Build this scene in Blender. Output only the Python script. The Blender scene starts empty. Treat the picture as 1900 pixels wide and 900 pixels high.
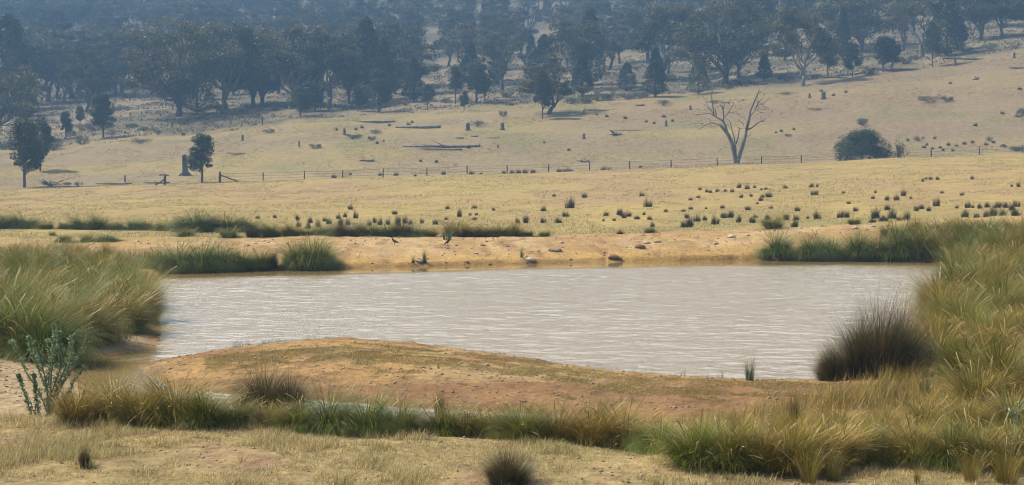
import bpy, math, random
import numpy as np
R = math.radians
rng = np.random.default_rng(11)
random.seed(11)
sc = bpy.context.scene
COL = sc.collection

# ------------------------------------------------------------------ camera
CAMZ, F, HY = 3.2, 2640.0, 327.0
cam_d = bpy.data.cameras.new("camera"); cam = bpy.data.objects.new("camera", cam_d); COL.objects.link(cam)
cam.location = (0, 0, CAMZ); cam.rotation_euler = (R(90), 0, 0)
cam_d.sensor_width = 36; cam_d.lens = 36*F/1900; cam_d.shift_y = -(450-HY)/1900
cam_d.clip_start = 0.1; cam_d.clip_end = 6000
sc.camera = cam
# ------------------------------------------------------------------ sky, sun, exposure
SUN_EL, SUN_AZ = R(51), R(-66)          # azimuth from +Y towards +X
w = bpy.data.worlds.new("World"); sc.world = w; w.use_nodes = True
nt = w.node_tree; bg = nt.nodes["Background"]
sky = nt.nodes.new("ShaderNodeTexSky"); sky.sky_type = 'NISHITA'; sky.sun_disc = False
sky.sun_elevation = SUN_EL; sky.sun_rotation = SUN_AZ; sky.air_density = 1.0; sky.dust_density = 3.0; sky.ozone_density = 1.0
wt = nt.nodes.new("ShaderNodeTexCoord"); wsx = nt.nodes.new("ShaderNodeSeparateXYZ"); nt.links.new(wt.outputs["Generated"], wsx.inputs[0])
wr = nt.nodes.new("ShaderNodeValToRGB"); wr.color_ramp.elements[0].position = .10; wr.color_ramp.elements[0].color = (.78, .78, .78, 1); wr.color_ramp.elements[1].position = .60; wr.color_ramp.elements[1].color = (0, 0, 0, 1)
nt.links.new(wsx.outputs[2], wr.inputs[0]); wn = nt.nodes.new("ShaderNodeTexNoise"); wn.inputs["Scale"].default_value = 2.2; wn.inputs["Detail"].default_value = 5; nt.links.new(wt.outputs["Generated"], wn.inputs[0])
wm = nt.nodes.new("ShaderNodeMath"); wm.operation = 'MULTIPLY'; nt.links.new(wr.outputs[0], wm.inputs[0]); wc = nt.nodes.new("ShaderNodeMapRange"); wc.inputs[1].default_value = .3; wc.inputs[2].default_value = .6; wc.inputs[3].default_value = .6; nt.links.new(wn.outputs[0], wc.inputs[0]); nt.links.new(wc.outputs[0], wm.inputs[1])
wy_ = nt.nodes.new('ShaderNodeMapRange'); wy_.inputs[1].default_value = .0; wy_.inputs[2].default_value = .6; nt.links.new(wsx.outputs[1], wy_.inputs[0])   # added cloud glow limited to directions ahead, so near grass fronts stay darker
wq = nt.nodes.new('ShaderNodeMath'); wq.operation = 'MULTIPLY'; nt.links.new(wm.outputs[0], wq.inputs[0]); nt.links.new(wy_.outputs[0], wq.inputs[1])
wx_ = nt.nodes.new("ShaderNodeMix"); wx_.data_type = 'RGBA'; nt.links.new(wq.outputs[0], wx_.inputs[0]); nt.links.new(sky.outputs[0], wx_.inputs[6]); wx_.inputs[7].default_value = (46, 48, 51, 1)   # unseen cloud glow low in the sky, added to brighten the water's reflection
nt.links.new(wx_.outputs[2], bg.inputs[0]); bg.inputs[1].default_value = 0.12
sd_ = bpy.data.lights.new("sun", 'SUN'); sun = bpy.data.objects.new("sun", sd_); COL.objects.link(sun)
sd_.energy = 5.0; sd_.angle = R(0.6); sd_.color = (1.0, 0.94, 0.83)
sx, sy, sz = math.sin(SUN_AZ)*math.cos(SUN_EL), math.cos(SUN_AZ)*math.cos(SUN_EL), math.sin(SUN_EL)
from mathutils import Vector
sun.rotation_euler = Vector((sx, sy, sz)).to_track_quat('Z', 'Y').to_euler()
sc.view_settings.view_transform = 'Standard'; sc.view_settings.look = 'None'
sc.view_settings.gamma = 1; sc.view_settings.exposure = 0.68
sc.cycles.max_bounces = 6; sc.cycles.diffuse_bounces = 2; sc.cycles.glossy_bounces = 2
sc.cycles.transmission_bounces = 2; sc.cycles.transparent_max_bounces = 8; sc.cycles.volume_bounces = 1
sc.cycles.use_denoising = True; sc.cycles.sample_clamp_indirect = 4.0
sc.render.film_transparent = False; sc.cycles.filter_width = 1.05
HAZE = 0.0017

# ------------------------------------------------------------------ helpers
def tag(o, label, cat=None, group=None, kind=None):
    if label: o["label"] = label
    if cat: o["category"] = cat
    if group: o["group"] = group
    if kind: o["kind"] = kind
    return o

def np_mesh(name, V, Fc, mat=None, smooth=False, cols=None, nside=4, mats=None):
    V = np.asarray(V, np.float32).reshape(-1, 3); Fc = np.asarray(Fc, np.int32).reshape(-1, nside)
    m = bpy.data.meshes.new(name)
    m.vertices.add(len(V)); m.vertices.foreach_set("co", V.ravel())
    m.loops.add(Fc.size); m.loops.foreach_set("vertex_index", Fc.ravel())
    m.polygons.add(len(Fc)); m.polygons.foreach_set("loop_start", np.arange(0, Fc.size, nside, dtype=np.int32))
    m.update(calc_edges=True)
    if smooth: m.polygons.foreach_set("use_smooth", np.ones(len(Fc), bool))
    if cols is not None:
        for an, c in cols.items():
            a = m.attributes.new(an, 'FLOAT_COLOR', 'POINT')
            c4 = np.ones((len(V), 4), np.float32); c4[:, :c.shape[1]] = c
            a.data.foreach_set("color", c4.ravel())
    if mat: m.materials.append(mat)
    return m

def link(name, mesh, parent=None, loc=None, rot=None, scale=None):
    o = bpy.data.objects.new(name, mesh); COL.objects.link(o)
    if parent: o.parent = parent
    if loc is not None: o.location = tuple(float(v) for v in loc)
    if rot is not None: o.rotation_euler = tuple(float(v) for v in rot)
    if scale is not None: o.scale = tuple(float(v) for v in scale) if hasattr(scale, '__len__') else (float(scale),)*3
    return o

def vnoise(x, y, seed=0):
    xi, yi = np.floor(x).astype(np.int64), np.floor(y).astype(np.int64); xf, yf = x-xi, y-yi
    def h(a, b):
        n = (a*374761393 + b*668265263 + seed*982451653) & 0x7fffffff
        n = ((n ^ (n >> 13))*1274126177) & 0x7fffffff
        return ((n ^ (n >> 16)) & 0xffff)/65535.0
    u, v = xf*xf*(3-2*xf), yf*yf*(3-2*yf)
    return (h(xi, yi)*(1-u)+h(xi+1, yi)*u)*(1-v) + (h(xi, yi+1)*(1-u)+h(xi+1, yi+1)*u)*v
def fbm(x, y, seed=0, oct=4):
    s, a, t = 0, 0.5, 0
    for i in range(oct):
        s = s + a*vnoise(x*2**i+i*17.3, y*2**i-i*9.1, seed+i); t += a; a *= .5
    return s/t
def sstep(a, b, x):
    t = np.clip((x-a)/(b-a), 0, 1); return t*t*(3-2*t)

# ------------------------------------------------------------------ terrain
PX = np.array([-600, 0, 300, 640, 950, 1250, 1450, 1700, 1900, 2500], float)
YC = np.array([370, 352, 343, 331, 322, 312, 304, 293, 284.5, 262], float)   # where the golden field's crest shows
def zy(d, y): return CAMZ + d*(HY-np.asarray(y, float))/F
ROWS = [
 (-60, [.6]*10), (6, [.45]*10),
 (12.5, [.35, .35, .33, .33, .32, .30, .28, .28, .28, .30]),
 (14.4, [.36, .36, .37, .36, .32, .29, .26, .25, .25, .30]),
 (15.6, [.38, .37, .39, .34, .27, .16, .10, .12, .14, .22]),
 (16.4, [.38, .36, .38, .30, .14, .08, .07, .08, .10, .20]),
 (17.3, [.30, .25, .20, .12, .08, .06, .06, .07, .10, .20]),
 (18.6, [.22, .17, .07, .06, .05, .06, .06, .08, .10, .20]),
 (21, [.2, .2, .10, .10, .12, .10, .08, .10, .12, .20]),
 (23, [.2, .18, .13, .17, .16, .10, .08, .10, .15, .25]),
 (27, [.25, .15, .12, .15, .12, .10, .10, .12, .20, .30]),
 (45, [.4, .25, .2, .2, .3, .4, .45, .5, .6, .8]),
 (57, [.5, .43, .43, .55, .52, .64, .82, .95, 1.15, 1.3]),
 (61, [.5, .40, .42, .52, .52, .66, .87, 1.15, 1.35, 1.6]),
 (66, [.45, .36, .36, .38, .36, .46, .70, 1.0, 1.3, 1.6]),
 (75, [.4, .25, .25, .28, .32, .5, .75, 1.05, 1.35, 1.7]),
 (100, [.4, .45, .55, .65, .75, 1.05, 1.35, 1.85, 2.3, 3.0]),
 (130, [.7, .85, 1.15, 1.4, 1.65, 2.0, 2.4, 3.1, 3.7, 5.0]),
 (155, [1.0, 1.2, 1.7, 2.3, 2.75, 3.25, 3.7, 4.5, 5.1, 6.6]),
 (175, list(zy(175, YC))),
 (181, list(zy(181, YC+1.5))),
 (188, list(zy(188, YC-1))),
 (203, list(zy(203, YC-14))),
 (230, list(zy(230, [322, 303, 282, 262, 250, 240, 232, 219, 206, 180]))),
 (270, list(zy(270, [290, 268, 240, 220, 205, 190, 172, 145, 119, 90]))),
 (320, list(zy(320, [250, 228, 203, 190, 175, 157, 134, 100, 74, 40]))),
 (400, list(zy(400, [200, 178, 168, 150, 130, 108, 84, 54, 32, 0]))),
 (500, list(zy(500, [130, 112, 106, 94, 76, 56, 34, 10, -8, -26]))),
 (600, list(zy(600, [80, 64, 62, 50, 30, 10, -8, -26, -40, -56]))),
 (680, list(zy(680, [52, 42, 40, 20, 0, -20, -36, -50, -60, -70]))),
 (760, list(zy(760, [10, 2, 2, -18, -34, -46, -54, -60, -66, -74]))),
 (900, list(zy(900, [-66, -72, -72, -72, -74, -78, -80, -82, -84, -86]))),
 (1100, list(zy(1100, [-30]*10))),
]
RD = np.array([r[0] for r in ROWS], float); RZ = np.array([r[1] for r in ROWS], float)
POND_PX = [(285,517),(292,512),(300,506),(480,502),(640,498),(800,494),(967,490),(1110,487),(1250,485),(1410,483),(1600,484),(1760,485),
 (1765,500),(1745,530),(1725,560),(1705,600),(1660,640),(1620,672),(1560,690),(1510,704),(1390,705),(1250,698),(1150,690),(1050,678),(1000,666),(900,654),(800,642),(660,630),
 (560,634),(450,645),(400,652),(330,663),(285,671),(264,680),(266,692),(290,706),(340,722),(480,735),(600,741),(700,752),(850,762),(950,766),(1045,767),
 (1062,778),(1040,790),(1000,798),(700,795),(500,782),(330,765),(220,745),(160,722),(125,700),(125,690),(170,667),(240,655),(288,645),(297,600),(294,560)]
PP = np.array([((x-950)/F*(CAMZ*F/(y-HY)), CAMZ*F/(y-HY)) for x, y in POND_PX])
def pond_sd(X, Y):
    X = np.asarray(X, float); Y = np.asarray(Y, float); d2 = np.full(X.shape, 1e9); ins = np.zeros(X.shape, bool)
    n = len(PP)
    for i in range(n):
        ax, ay = PP[i]; bx, by = PP[(i+1) % n]; ex, ey = bx-ax, by-ay
        t = np.clip(((X-ax)*ex+(Y-ay)*ey)/(ex*ex+ey*ey), 0, 1)
        d2 = np.minimum(d2, (X-ax-t*ex)**2+(Y-ay-t*ey)**2)
        c = ((ay > Y) != (by > Y)) & (X < (bx-ax)*(Y-ay)/((by-ay) if by != ay else 1e-9)+ax)
        ins ^= c
    return np.sqrt(d2)*np.where(ins, -1, 1)
def base_z(X, Y):
    u = np.clip(950+F*X/np.maximum(Y, 10), -600, 2500)
    ci = np.clip(np.searchsorted(PX, u)-1, 0, len(PX)-2); cf = (u-PX[ci])/(PX[ci+1]-PX[ci]); cf = cf*cf*(3-2*cf)*.5+cf*.5
    ri = np.clip(np.searchsorted(RD, Y)-1, 0, len(RD)-2); rf = np.clip((Y-RD[ri])/(RD[ri+1]-RD[ri]), 0, 1)
    def cub(c):
        p1, p2 = RZ[ri, c], RZ[ri+1, c]; i0 = np.maximum(ri-1, 0); i3 = np.minimum(ri+2, len(RD)-1); h = RD[ri+1]-RD[ri]
        s0 = (p1-RZ[i0, c])/np.maximum(RD[ri]-RD[i0], 1e-6); s1 = (p2-p1)/h; s2 = (RZ[i3, c]-p2)/np.maximum(RD[i3]-RD[ri+1], 1e-6)
        def lim(a, b): return np.where(a*b <= 0, 0, 2*a*b/(a+b+1e-12*np.sign(a+b+1e-30)))
        m1, m2 = lim(s0, s1)*h, lim(s1, s2)*h; t = rf; t2 = t*t; t3 = t2*t
        return (2*t3-3*t2+1)*p1+(t3-2*t2+t)*m1+(-2*t3+3*t2)*p2+(t3-t2)*m2
    return cub(ci)*(1-cf)+cub(ci+1)*cf

def far_mask(Y): return sstep(200, 330, Y)
def height(X, Y):
    z = base_z(X, Y)
    n = np.where(Y < 60, fbm(X/1.6, Y/1.6, 3)-.5, 0)*0.09*sstep(8, 12, Y)
    n = n + (fbm(X/.35, Y/.35, 8, 3)-.5)*0.045*(1-sstep(30, 60, Y))
    n = n + (fbm(X/9, Y/9, 5)-.5)*0.35*sstep(66, 120, Y)*(1-.6*sstep(165, 175, Y)*(1-sstep(190, 200, Y)))
    n = n + (fbm(X/45, Y/60, 6)-.5)*5*sstep(300, 600, Y)
    # lumpy eroded edge on the far bank
    bank = np.exp(-((Y-58)/5)**2); n = n + bank*(fbm(X/2.2, Y/1.2, 12)-.5)*.22
    sd = pond_sd(X, Y) + (fbm(X/.9, Y/.9, 21)-.5)*.35*(1+sstep(35, 50, Y)*1.2)
    Rr = 1.5 + 4.2*sstep(38, 46, Y)
    t = np.clip(sd/Rr, 0, 1); ramp = 1-(1-t)**2
    zo = .012 + (z+n*np.clip(sd*1.5, 0.15, 1))*ramp
    zi = -np.minimum(.8, .01+.12*np.abs(sd))
    cliff = sstep(40, 46, Y)*(1-sstep(62, 64, Y))*.10*sstep(0.02, .35, sd)
    zz = np.where(sd > 0, zo+cliff, zi)
    near = (Y > 12.5) & (Y < 66)
    zz = np.where(near | (sd < Rr), zz, z+n)
    return np.where(Y < 5, z, zz)

def wfun(d): return np.maximum(d+8, 8.0)+np.maximum(0, -d)*1.2
core = np.linspace(-.46, .46, 640); out = np.array([.5, .56, .64, .75, .9, 1.15])
SCOL = np.concatenate([-out[::-1], core, out])
dr = list(np.linspace(-60, 10, 24)); d = 10.0
while d < 1060:
    d += .055 if d < 28 else (.13 if d < 64 else (.006*d if d < 200 else (.012*d if d < 500 else .02*d)))
    dr.append(d)
DR = np.array(dr)
GX = SCOL[None, :]*wfun(DR)[:, None]; GY = np.repeat(DR[:, None], len(SCOL), 1)
GZ = height(GX, GY)
def gz(X, Y):
    Y = np.asarray(Y, float); X = np.asarray(X, float)
    r = np.clip(np.searchsorted(DR, Y)-1, 0, len(DR)-2); rf = np.clip((Y-DR[r])/(DR[r+1]-DR[r]), 0, 1)
    s = X/wfun(Y); c = np.clip(np.searchsorted(SCOL, s)-1, 0, len(SCOL)-2); cf = np.clip((s-SCOL[c])/(SCOL[c+1]-SCOL[c]), 0, 1)
    return (GZ[r, c]*(1-cf)+GZ[r, c+1]*cf)*(1-rf)+(GZ[r+1, c]*(1-cf)+GZ[r+1, c+1]*cf)*rf
_DS = np.concatenate([np.arange(10, 70, .05), np.arange(70, 300, .25), np.arange(300, 1050, 1.0)])
def at(x, y, dmin=10):
    """first ground point seen at photo pixel (x, y)"""
    X = (x-950)/F*_DS; z = gz(X, _DS); z = np.maximum(z, 0.0); py = HY-(z-CAMZ)*F/_DS
    ok = np.where((_DS >= dmin) & (py <= y))[0]
    i = ok[0] if len(ok) else len(_DS)-1
    return float(X[i]), float(_DS[i]), float(gz(X[i], _DS[i]))

# ---- colour of the ground: what grows or lies there
def mixc(a, b, t): return a*(1-t[..., None])+np.array(b)[None, None, :]*t[..., None]
def ground_colour(X, Y, Z):
    u = 950+F*X/np.maximum(Y, 8); sd = pond_sd(X, Y)
    py = HY-(Z-CAMZ)*F/np.maximum(Y, 8)
    n1 = fbm(X/2.5, Y/4, 31); n2 = fbm(X/14, Y/22, 32); n3 = fbm(X/.6, Y/.9, 33); n4 = fbm(X/.16, Y/.22, 34, 3)
    gold = np.array([.46, .335, .135]); c = np.ones(X.shape+(3,))*gold
    # near ground: straw over pinkish soil
    near = 1-sstep(17.5, 18.5, Y)
    soil = sstep(.50, .62, n1*.5+n3*.5)
    cn = mixc(np.ones(X.shape+(3,))*np.array([.45, .345, .17]), [.40, .265, .165], soil)
    cn = mixc(cn, [.27, .17, .105], sstep(.60, .75, n4)*.55)
    c = c*(1-near[..., None])+cn*near[..., None]
    # spit and shore: ochre sand, orange, wet brown
    shore = sstep(17.5, 18.5, Y)*(1-sstep(29, 34, Y))
    cs = np.ones(X.shape+(3,))*np.array([.50, .31, .125])
    cs = mixc(cs, [.56, .39, .19], sstep(.5, .62, n2*.3+n1*.7))
    cs = mixc(cs, [.38, .215, .09], sstep(.52, .62, fbm(X/3, Y/.8, 41)))
    cs = mixc(cs, [.34, .19, .095], sstep(22.2, 20.6, Y)*.85*(u > 550)+0)
    cs = mixc(cs, [.55, .43, .27], sstep(330, 240, u)*.9)
    cs = mixc(cs, [.22, .125, .06], sstep(.58, .72, n4)*.6)
    cs = cs*.9
    top = np.interp(u, [300, 450, 660, 800, 900, 1000, 1150, 1250, 1390, 1510, 1750], [665, 650, 632, 645, 657, 668, 692, 698, 705, 706, 712])
    bb = py-top+(fbm(X/1.2, Y/1.2, 64)-.5)*16; tb_ = sstep(2, 6, bb)*sstep(40, 26, bb)*sstep(.36, .5, fbm(X/.5, Y/.7, 65, 3))*(u > 380)*(1-sstep(8, 10, bb)*sstep(14, 12, bb)*(u < 1050)*(u > 640))
    cs = mixc(cs, [.235, .165, .05], tb_*.8)
    c = c*(1-shore[..., None])+cs*shore[..., None]
    # far bank: pale ochre earth
    bank = sstep(34, 40, Y)*(1-sstep(60.5, 63.5, Y+(n1-.5)*3+np.clip((640-u)/340, 0, 1)*5))
    cb = np.ones(X.shape+(3,))*np.array([.50, .325, .15])
    cb = mixc(cb, [.58, .42, .23], sstep(.48, .62, n1)*.7)
    cb = mixc(cb, [.56, .35, .12], sstep(2.4, .6, sd)*.8)
    cb = mixc(cb, [.34, .2, .1], sstep(.56, .72, fbm(X/.5, Y/1.2, 44))*.7)
    c = c*(1-bank[..., None])+cb*bank[..., None]
    # field behind: greenish near the bank, gold above, pinkish bare patches
    fld = sstep(61, 65, Y)*(1-sstep(179, 182, Y))
    cf = np.ones(X.shape+(3,))*np.array([.45, .335, .14])
    cf = mixc(cf, [.345, .295, .12], sstep(105, 70, Y)*sstep(.36, .6, n2*.5+n1*.5)*(.45+.55*sstep(500, 1000, u)))
    cf = mixc(cf, [.45, .305, .165], sstep(.50, .64, fbm(X/11, Y/30, 36))*.65)
    cf = mixc(cf, [.50, .375, .14], sstep(.5, .65, fbm(X/5, Y/14, 37))*.6)
    tr = np.abs((u-1115)+6*(py-345))  # worn stock track
    c = c*(1-fld[..., None])+cf*fld[..., None]
    # paddock beyond the fence: greyer, pink earth, yellow bands
    pad = sstep(179, 182, Y)
    cp = np.ones(X.shape+(3,))*np.array([.365, .285, .17])
    cp = mixc(cp, [.43, .335, .155], sstep(.47, .62, fbm(X/35, Y/9, 51)))
    cp = mixc(cp, [.36, .25, .165], sstep(.50, .6, fbm(X/30, Y/16, 52))*.5*sstep(0.1, .5, (u-300)/1500))
    cp = mixc(cp, [.35, .25, .165], sstep(1380, 1650, u)*sstep(205, 225, Y)*.5)
    cp = mixc(cp, [.28, .27, .12], sstep(.62, .72, fbm(X/12, Y/8, 53))*.6)
    c = c*(1-pad[..., None])+cp*pad[..., None]
    # scrubby forest floor
    edge = np.interp(u, [-600, 0, 150, 250, 450, 700, 900, 1150, 1300, 1500, 1750, 1900, 2500], [300, 280, 268, 258, 238, 214, 200, 186, 172, 155, 118, 92, 60])
    ff = sstep(3, -5, py-edge+(fbm(X/6, Y/6, 55)-.5)*14)*sstep(195, 205, Y)
    cfo = np.ones(X.shape+(3,))*np.array([.20, .175, .115])
    cfo = mixc(cfo, [.40, .32, .21], sstep(.46, .6, fbm(X/10, Y/12, 56))*.85)
    c = c*(1-ff[..., None])+cfo*ff[..., None]
    # wet rim and pond bed
    wet = sstep(.45, .03, sd)*(Y > 17)*(Y < 56)
    c = c*(1-(wet*.5)[..., None]) + np.array([.20, .115, .05])*(wet*.5)[..., None]
    c = np.where((sd < 0)[..., None], np.array([.30, .17, .06]), c)
    return c
GC = ground_colour(GX, GY, GZ)*np.where(GY > 61, .88, np.where(GY < 18, .84, .90))[..., None]*np.array([.93, .90, .77])

def node_mat(name):
    m = bpy.data.materials.new(name); m.use_nodes = True; nt = m.node_tree
    for n in list(nt.nodes): nt.nodes.remove(n)
    out = nt.nodes.new("ShaderNodeOutputMaterial"); return m, nt, out
def N(nt, t, **k):
    n = nt.nodes.new(t)
    for a, b in k.items():
        if a.startswith("i_"): n.inputs[a[2:].replace("_", " ")].default_value = b
        else: setattr(n, a, b)
    return n
def mixn(nt, fac, a, b, mode='MIX'):
    n = nt.nodes.new("ShaderNodeMix"); n.data_type = 'RGBA'; n.blend_type = mode; n.clamp_factor = True
    for s, v in ((0, fac), (6, a), (7, b)):
        if hasattr(v, 'is_linked') or hasattr(v, 'links'): nt.links.new(v, n.inputs[s])
        else: n.inputs[s].default_value = v if s == 0 else (*v, 1)
    return n.outputs[2]
def ramp(nt, src, p0, p1, c0=(0, 0, 0), c1=(1, 1, 1)):
    n = nt.nodes.new("ShaderNodeValToRGB"); e = n.color_ramp.elements
    e[0].position, e[1].position = p0, p1; e[0].color = (*c0, 1); e[1].color = (*c1, 1); nt.links.new(src, n.inputs[0]); return n.outputs[0]

m_ground, nt, out = node_mat("ground")
tc = N(nt, "ShaderNodeNewGeometry"); at_ = N(nt, "ShaderNodeAttribute", attribute_name="col")
def noise(nt, vec, scale, detail=6, rough=.6, sx=(1, 1, 1)):
    mp = N(nt, "ShaderNodeMapping"); mp.inputs["Scale"].default_value = sx; nt.links.new(vec, mp.inputs[0])
    n = N(nt, "ShaderNodeTexNoise"); n.inputs["Scale"].default_value = scale; n.inputs["Detail"].default_value = detail; n.inputs["Roughness"].default_value = rough
    nt.links.new(mp.outputs[0], n.inputs[0]); return n.outputs[0]
pos = tc.outputs["Position"]
nA = noise(nt, pos, 9, 8, .7); nB = noise(nt, pos, 1.3, 8, .72, (1, .6, 1)); nC = noise(nt, pos, 28, 4, .7)
c = mixn(nt, ramp(nt, nA, .30, .70), (.60, .58, .56), (1.35, 1.36, 1.38)); 
c2 = mixn(nt, ramp(nt, nB, .32, .68), (.74, .74, .76), (1.22, 1.22, 1.2))
cc = mixn(nt, 1.0, at_.outputs["Color"], c, 'MULTIPLY'); cc = mixn(nt, 1.0, cc, c2, 'MULTIPLY')
bs = N(nt, "ShaderNodeBsdfPrincipled"); bs.inputs["Roughness"].default_value = .9; bs.inputs["Specular IOR Level"].default_value = .15
nt.links.new(cc, bs.inputs["Base Color"])
ad = N(nt, "ShaderNodeMath", operation='ADD'); nt.links.new(nA, ad.inputs[0]); nt.links.new(nC, ad.inputs[1])
bp = N(nt, "ShaderNodeBump"); bp.inputs["Strength"].default_value = .8; bp.inputs["Distance"].default_value = .05
nt.links.new(ad.outputs[0], bp.inputs["Height"]); nt.links.new(bp.outputs[0], bs.inputs["Normal"])
nt.links.new(bs.outputs[0], out.inputs[0])

nr, nc = GX.shape; idx = np.arange(nr*nc).reshape(nr, nc)
Fq = np.stack([idx[:-1, :-1], idx[:-1, 1:], idx[1:, 1:], idx[1:, :-1]], -1).reshape(-1, 4)
g = link("ground", np_mesh("ground", np.stack([GX, GY, GZ], -1), Fq, m_ground, True, {"col": GC.reshape(-1, 3)}))
tag(g, "dry golden farmland rising from the pond bank to wooded hills", None, None, "structure")

# ------------------------------------------------------------------ pond water
m_water, nt, out = node_mat("muddy_water")
geo = N(nt, "ShaderNodeNewGeometry"); pos = geo.outputs["Position"]
calm = N(nt, "ShaderNodeAttribute", attribute_name="wind")
w1 = noise(nt, pos, 1.5, 3, .55, (1, 1.5, 1)); w2 = noise(nt, pos, 5.5, 4, .6, (.7, 1.4, 1)); 
m1 = N(nt, "ShaderNodeMath", operation='MULTIPLY_ADD'); nt.links.new(w2, m1.inputs[0]); m1.inputs[1].default_value = .30; nt.links.new(w1, m1.inputs[2])
bp = N(nt, "ShaderNodeBump"); bp.inputs["Distance"].default_value = .03
ms = N(nt, "ShaderNodeMath", operation='MULTIPLY'); nt.links.new(calm.outputs["Fac"], ms.inputs[0]); ms.inputs[1].default_value = .9
nt.links.new(ms.outputs[0], bp.inputs["Strength"]); nt.links.new(m1.outputs[0], bp.inputs["Height"])
bs = N(nt, "ShaderNodeBsdfPrincipled"); bs.inputs["Base Color"].default_value = (.26, .185, .078, 1)
bs.inputs["Roughness"].default_value = .20; bs.inputs["IOR"].default_value = 1.75
rw = N(nt, "ShaderNodeMath", operation='MULTIPLY_ADD'); nt.links.new(calm.outputs['Fac'], rw.inputs[0]); rw.inputs[1].default_value = .20; rw.inputs[2].default_value = .03; nt.links.new(rw.outputs[0], bs.inputs['Roughness'])
nt.links.new(bp.outputs[0], bs.inputs["Normal"]); nt.links.new(bs.outputs[0], out.inputs[0])
wl = [16.6]
while wl[-1] < 56.5: wl.append(wl[-1]+.04+.0012*wl[-1])
wy = np.array(wl); ws = np.linspace(-.40, .40, 700)
WX = ws[None, :]*wy[:, None]; WY = np.repeat(wy[:, None], len(ws), 1)
FARY = np.interp(WX, [-11.5, -9.0, -3, 0.3, 6, 12, 17], [47, 48, 50, 51.7, 53, 54.2, 53.5])
wu = 950+F*WX/WY
wind = sstep(1.6, 3.6, FARY-WY)*np.where(WY < 24.5, sstep(275, 340, wu)*.8+.03, sstep(270, 310, wu)*.75+.25)
wind = np.where((WY < 21.8) & (wu < 1100), .05+.6*sstep(300, 480, wu), wind)
wav = (fbm(WX/.27+.25*WY, WY/.20, 71, 3)-.5)*.032+(fbm(WX/.75+.2*WY, WY/.48, 72, 3)-.5)*.036
wav = wav*(.45+.9*fbm(WX/4, WY/5, 73, 3))
WZ = wav*wind
ii = np.arange(WX.size).reshape(WX.shape)
Fq = np.stack([ii[:-1, :-1], ii[:-1, 1:], ii[1:, 1:], ii[1:, :-1]], -1).reshape(-1, 4)
keep = pond_sd((WX[:-1, :-1]+WX[1:, 1:])/2, (WY[:-1, :-1]+WY[1:, 1:])/2).ravel() < .6   # only the cells over the basin
wat = link("pond_water", np_mesh("pond_water", np.stack([WX, WY, WZ], -1), Fq[keep], m_water, True, {"wind": np.repeat(wind.reshape(-1, 1), 3, 1)}))
tag(wat, "muddy tan farm pond rippled by wind and reflecting pale sky", None, None, "structure")

# ------------------------------------------------------------------ grass blades
def blades(n, base, az, L, lean, curve, wid, seg=4, wind=(0, 0), typ=None, tip=.15, head=None, flat=.5):
    """n tapering blades; returns verts, quads, colour attribute (random, position along blade, type)"""
    base = np.asarray(base, float).reshape(n, 3); t = np.linspace(0, 1, seg+1)
    ph = lean[:, None]+curve[:, None]*(t[None, :]**1.3); phm = (ph[:, 1:]+ph[:, :-1])/2
    dl = (L/seg)[:, None]
    h = np.concatenate([np.zeros((n, 1)), np.cumsum(np.sin(phm)*dl, 1)], 1); v = np.concatenate([np.zeros((n, 1)), np.cumsum(np.cos(phm)*dl, 1)], 1)
    cx = base[:, 0, None]+np.cos(az)[:, None]*h + wind[0]*L[:, None]*t[None, :]**2
    cy = base[:, 1, None]+np.sin(az)[:, None]*h + wind[1]*L[:, None]*t[None, :]**2
    cz = base[:, 2, None]+v
    a2 = az+np.pi/2+rng.normal(0, flat, n)
    wv = (1-t*(1-tip))[None, :]*wid[:, None]
    if head is not None: wv = np.where(head[:, None], wid[:, None]*np.where(t > .8, 1.4, .6)[None, :], wv)
    ox, oy = np.cos(a2)[:, None]*wv/2, np.sin(a2)[:, None]*wv/2
    V = np.stack([np.stack([cx-ox, cy-oy, cz], -1), np.stack([cx+ox, cy+oy, cz], -1)], 2)  # n,seg+1,2,3
    b = (np.arange(n)*(seg+1)*2)[:, None]+np.arange(seg)[None, :]*2
    Fq = np.stack([b, b+1, b+3, b+2], -1).reshape(-1, 4)
    r = rng.random(n); ty = np.full(n, .5) if typ is None else typ
    C = np.stack([np.broadcast_to(r[:, None, None], (n, seg+1, 2)), np.broadcast_to(t[None, :, None], (n, seg+1, 2)), np.broadcast_to(ty[:, None, None], (n, seg+1, 2))], -1)
    return V.reshape(-1, 3), Fq, C.reshape(-1, 3)
def merge(parts):
    Vs, Fs, Cs, o = [], [], [], 0
    for V, Fq, C in parts: Vs.append(V); Fs.append(Fq+o); Cs.append(C); o += len(V)
    return np.concatenate(Vs), np.concatenate(Fs), np.concatenate(Cs)

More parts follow.
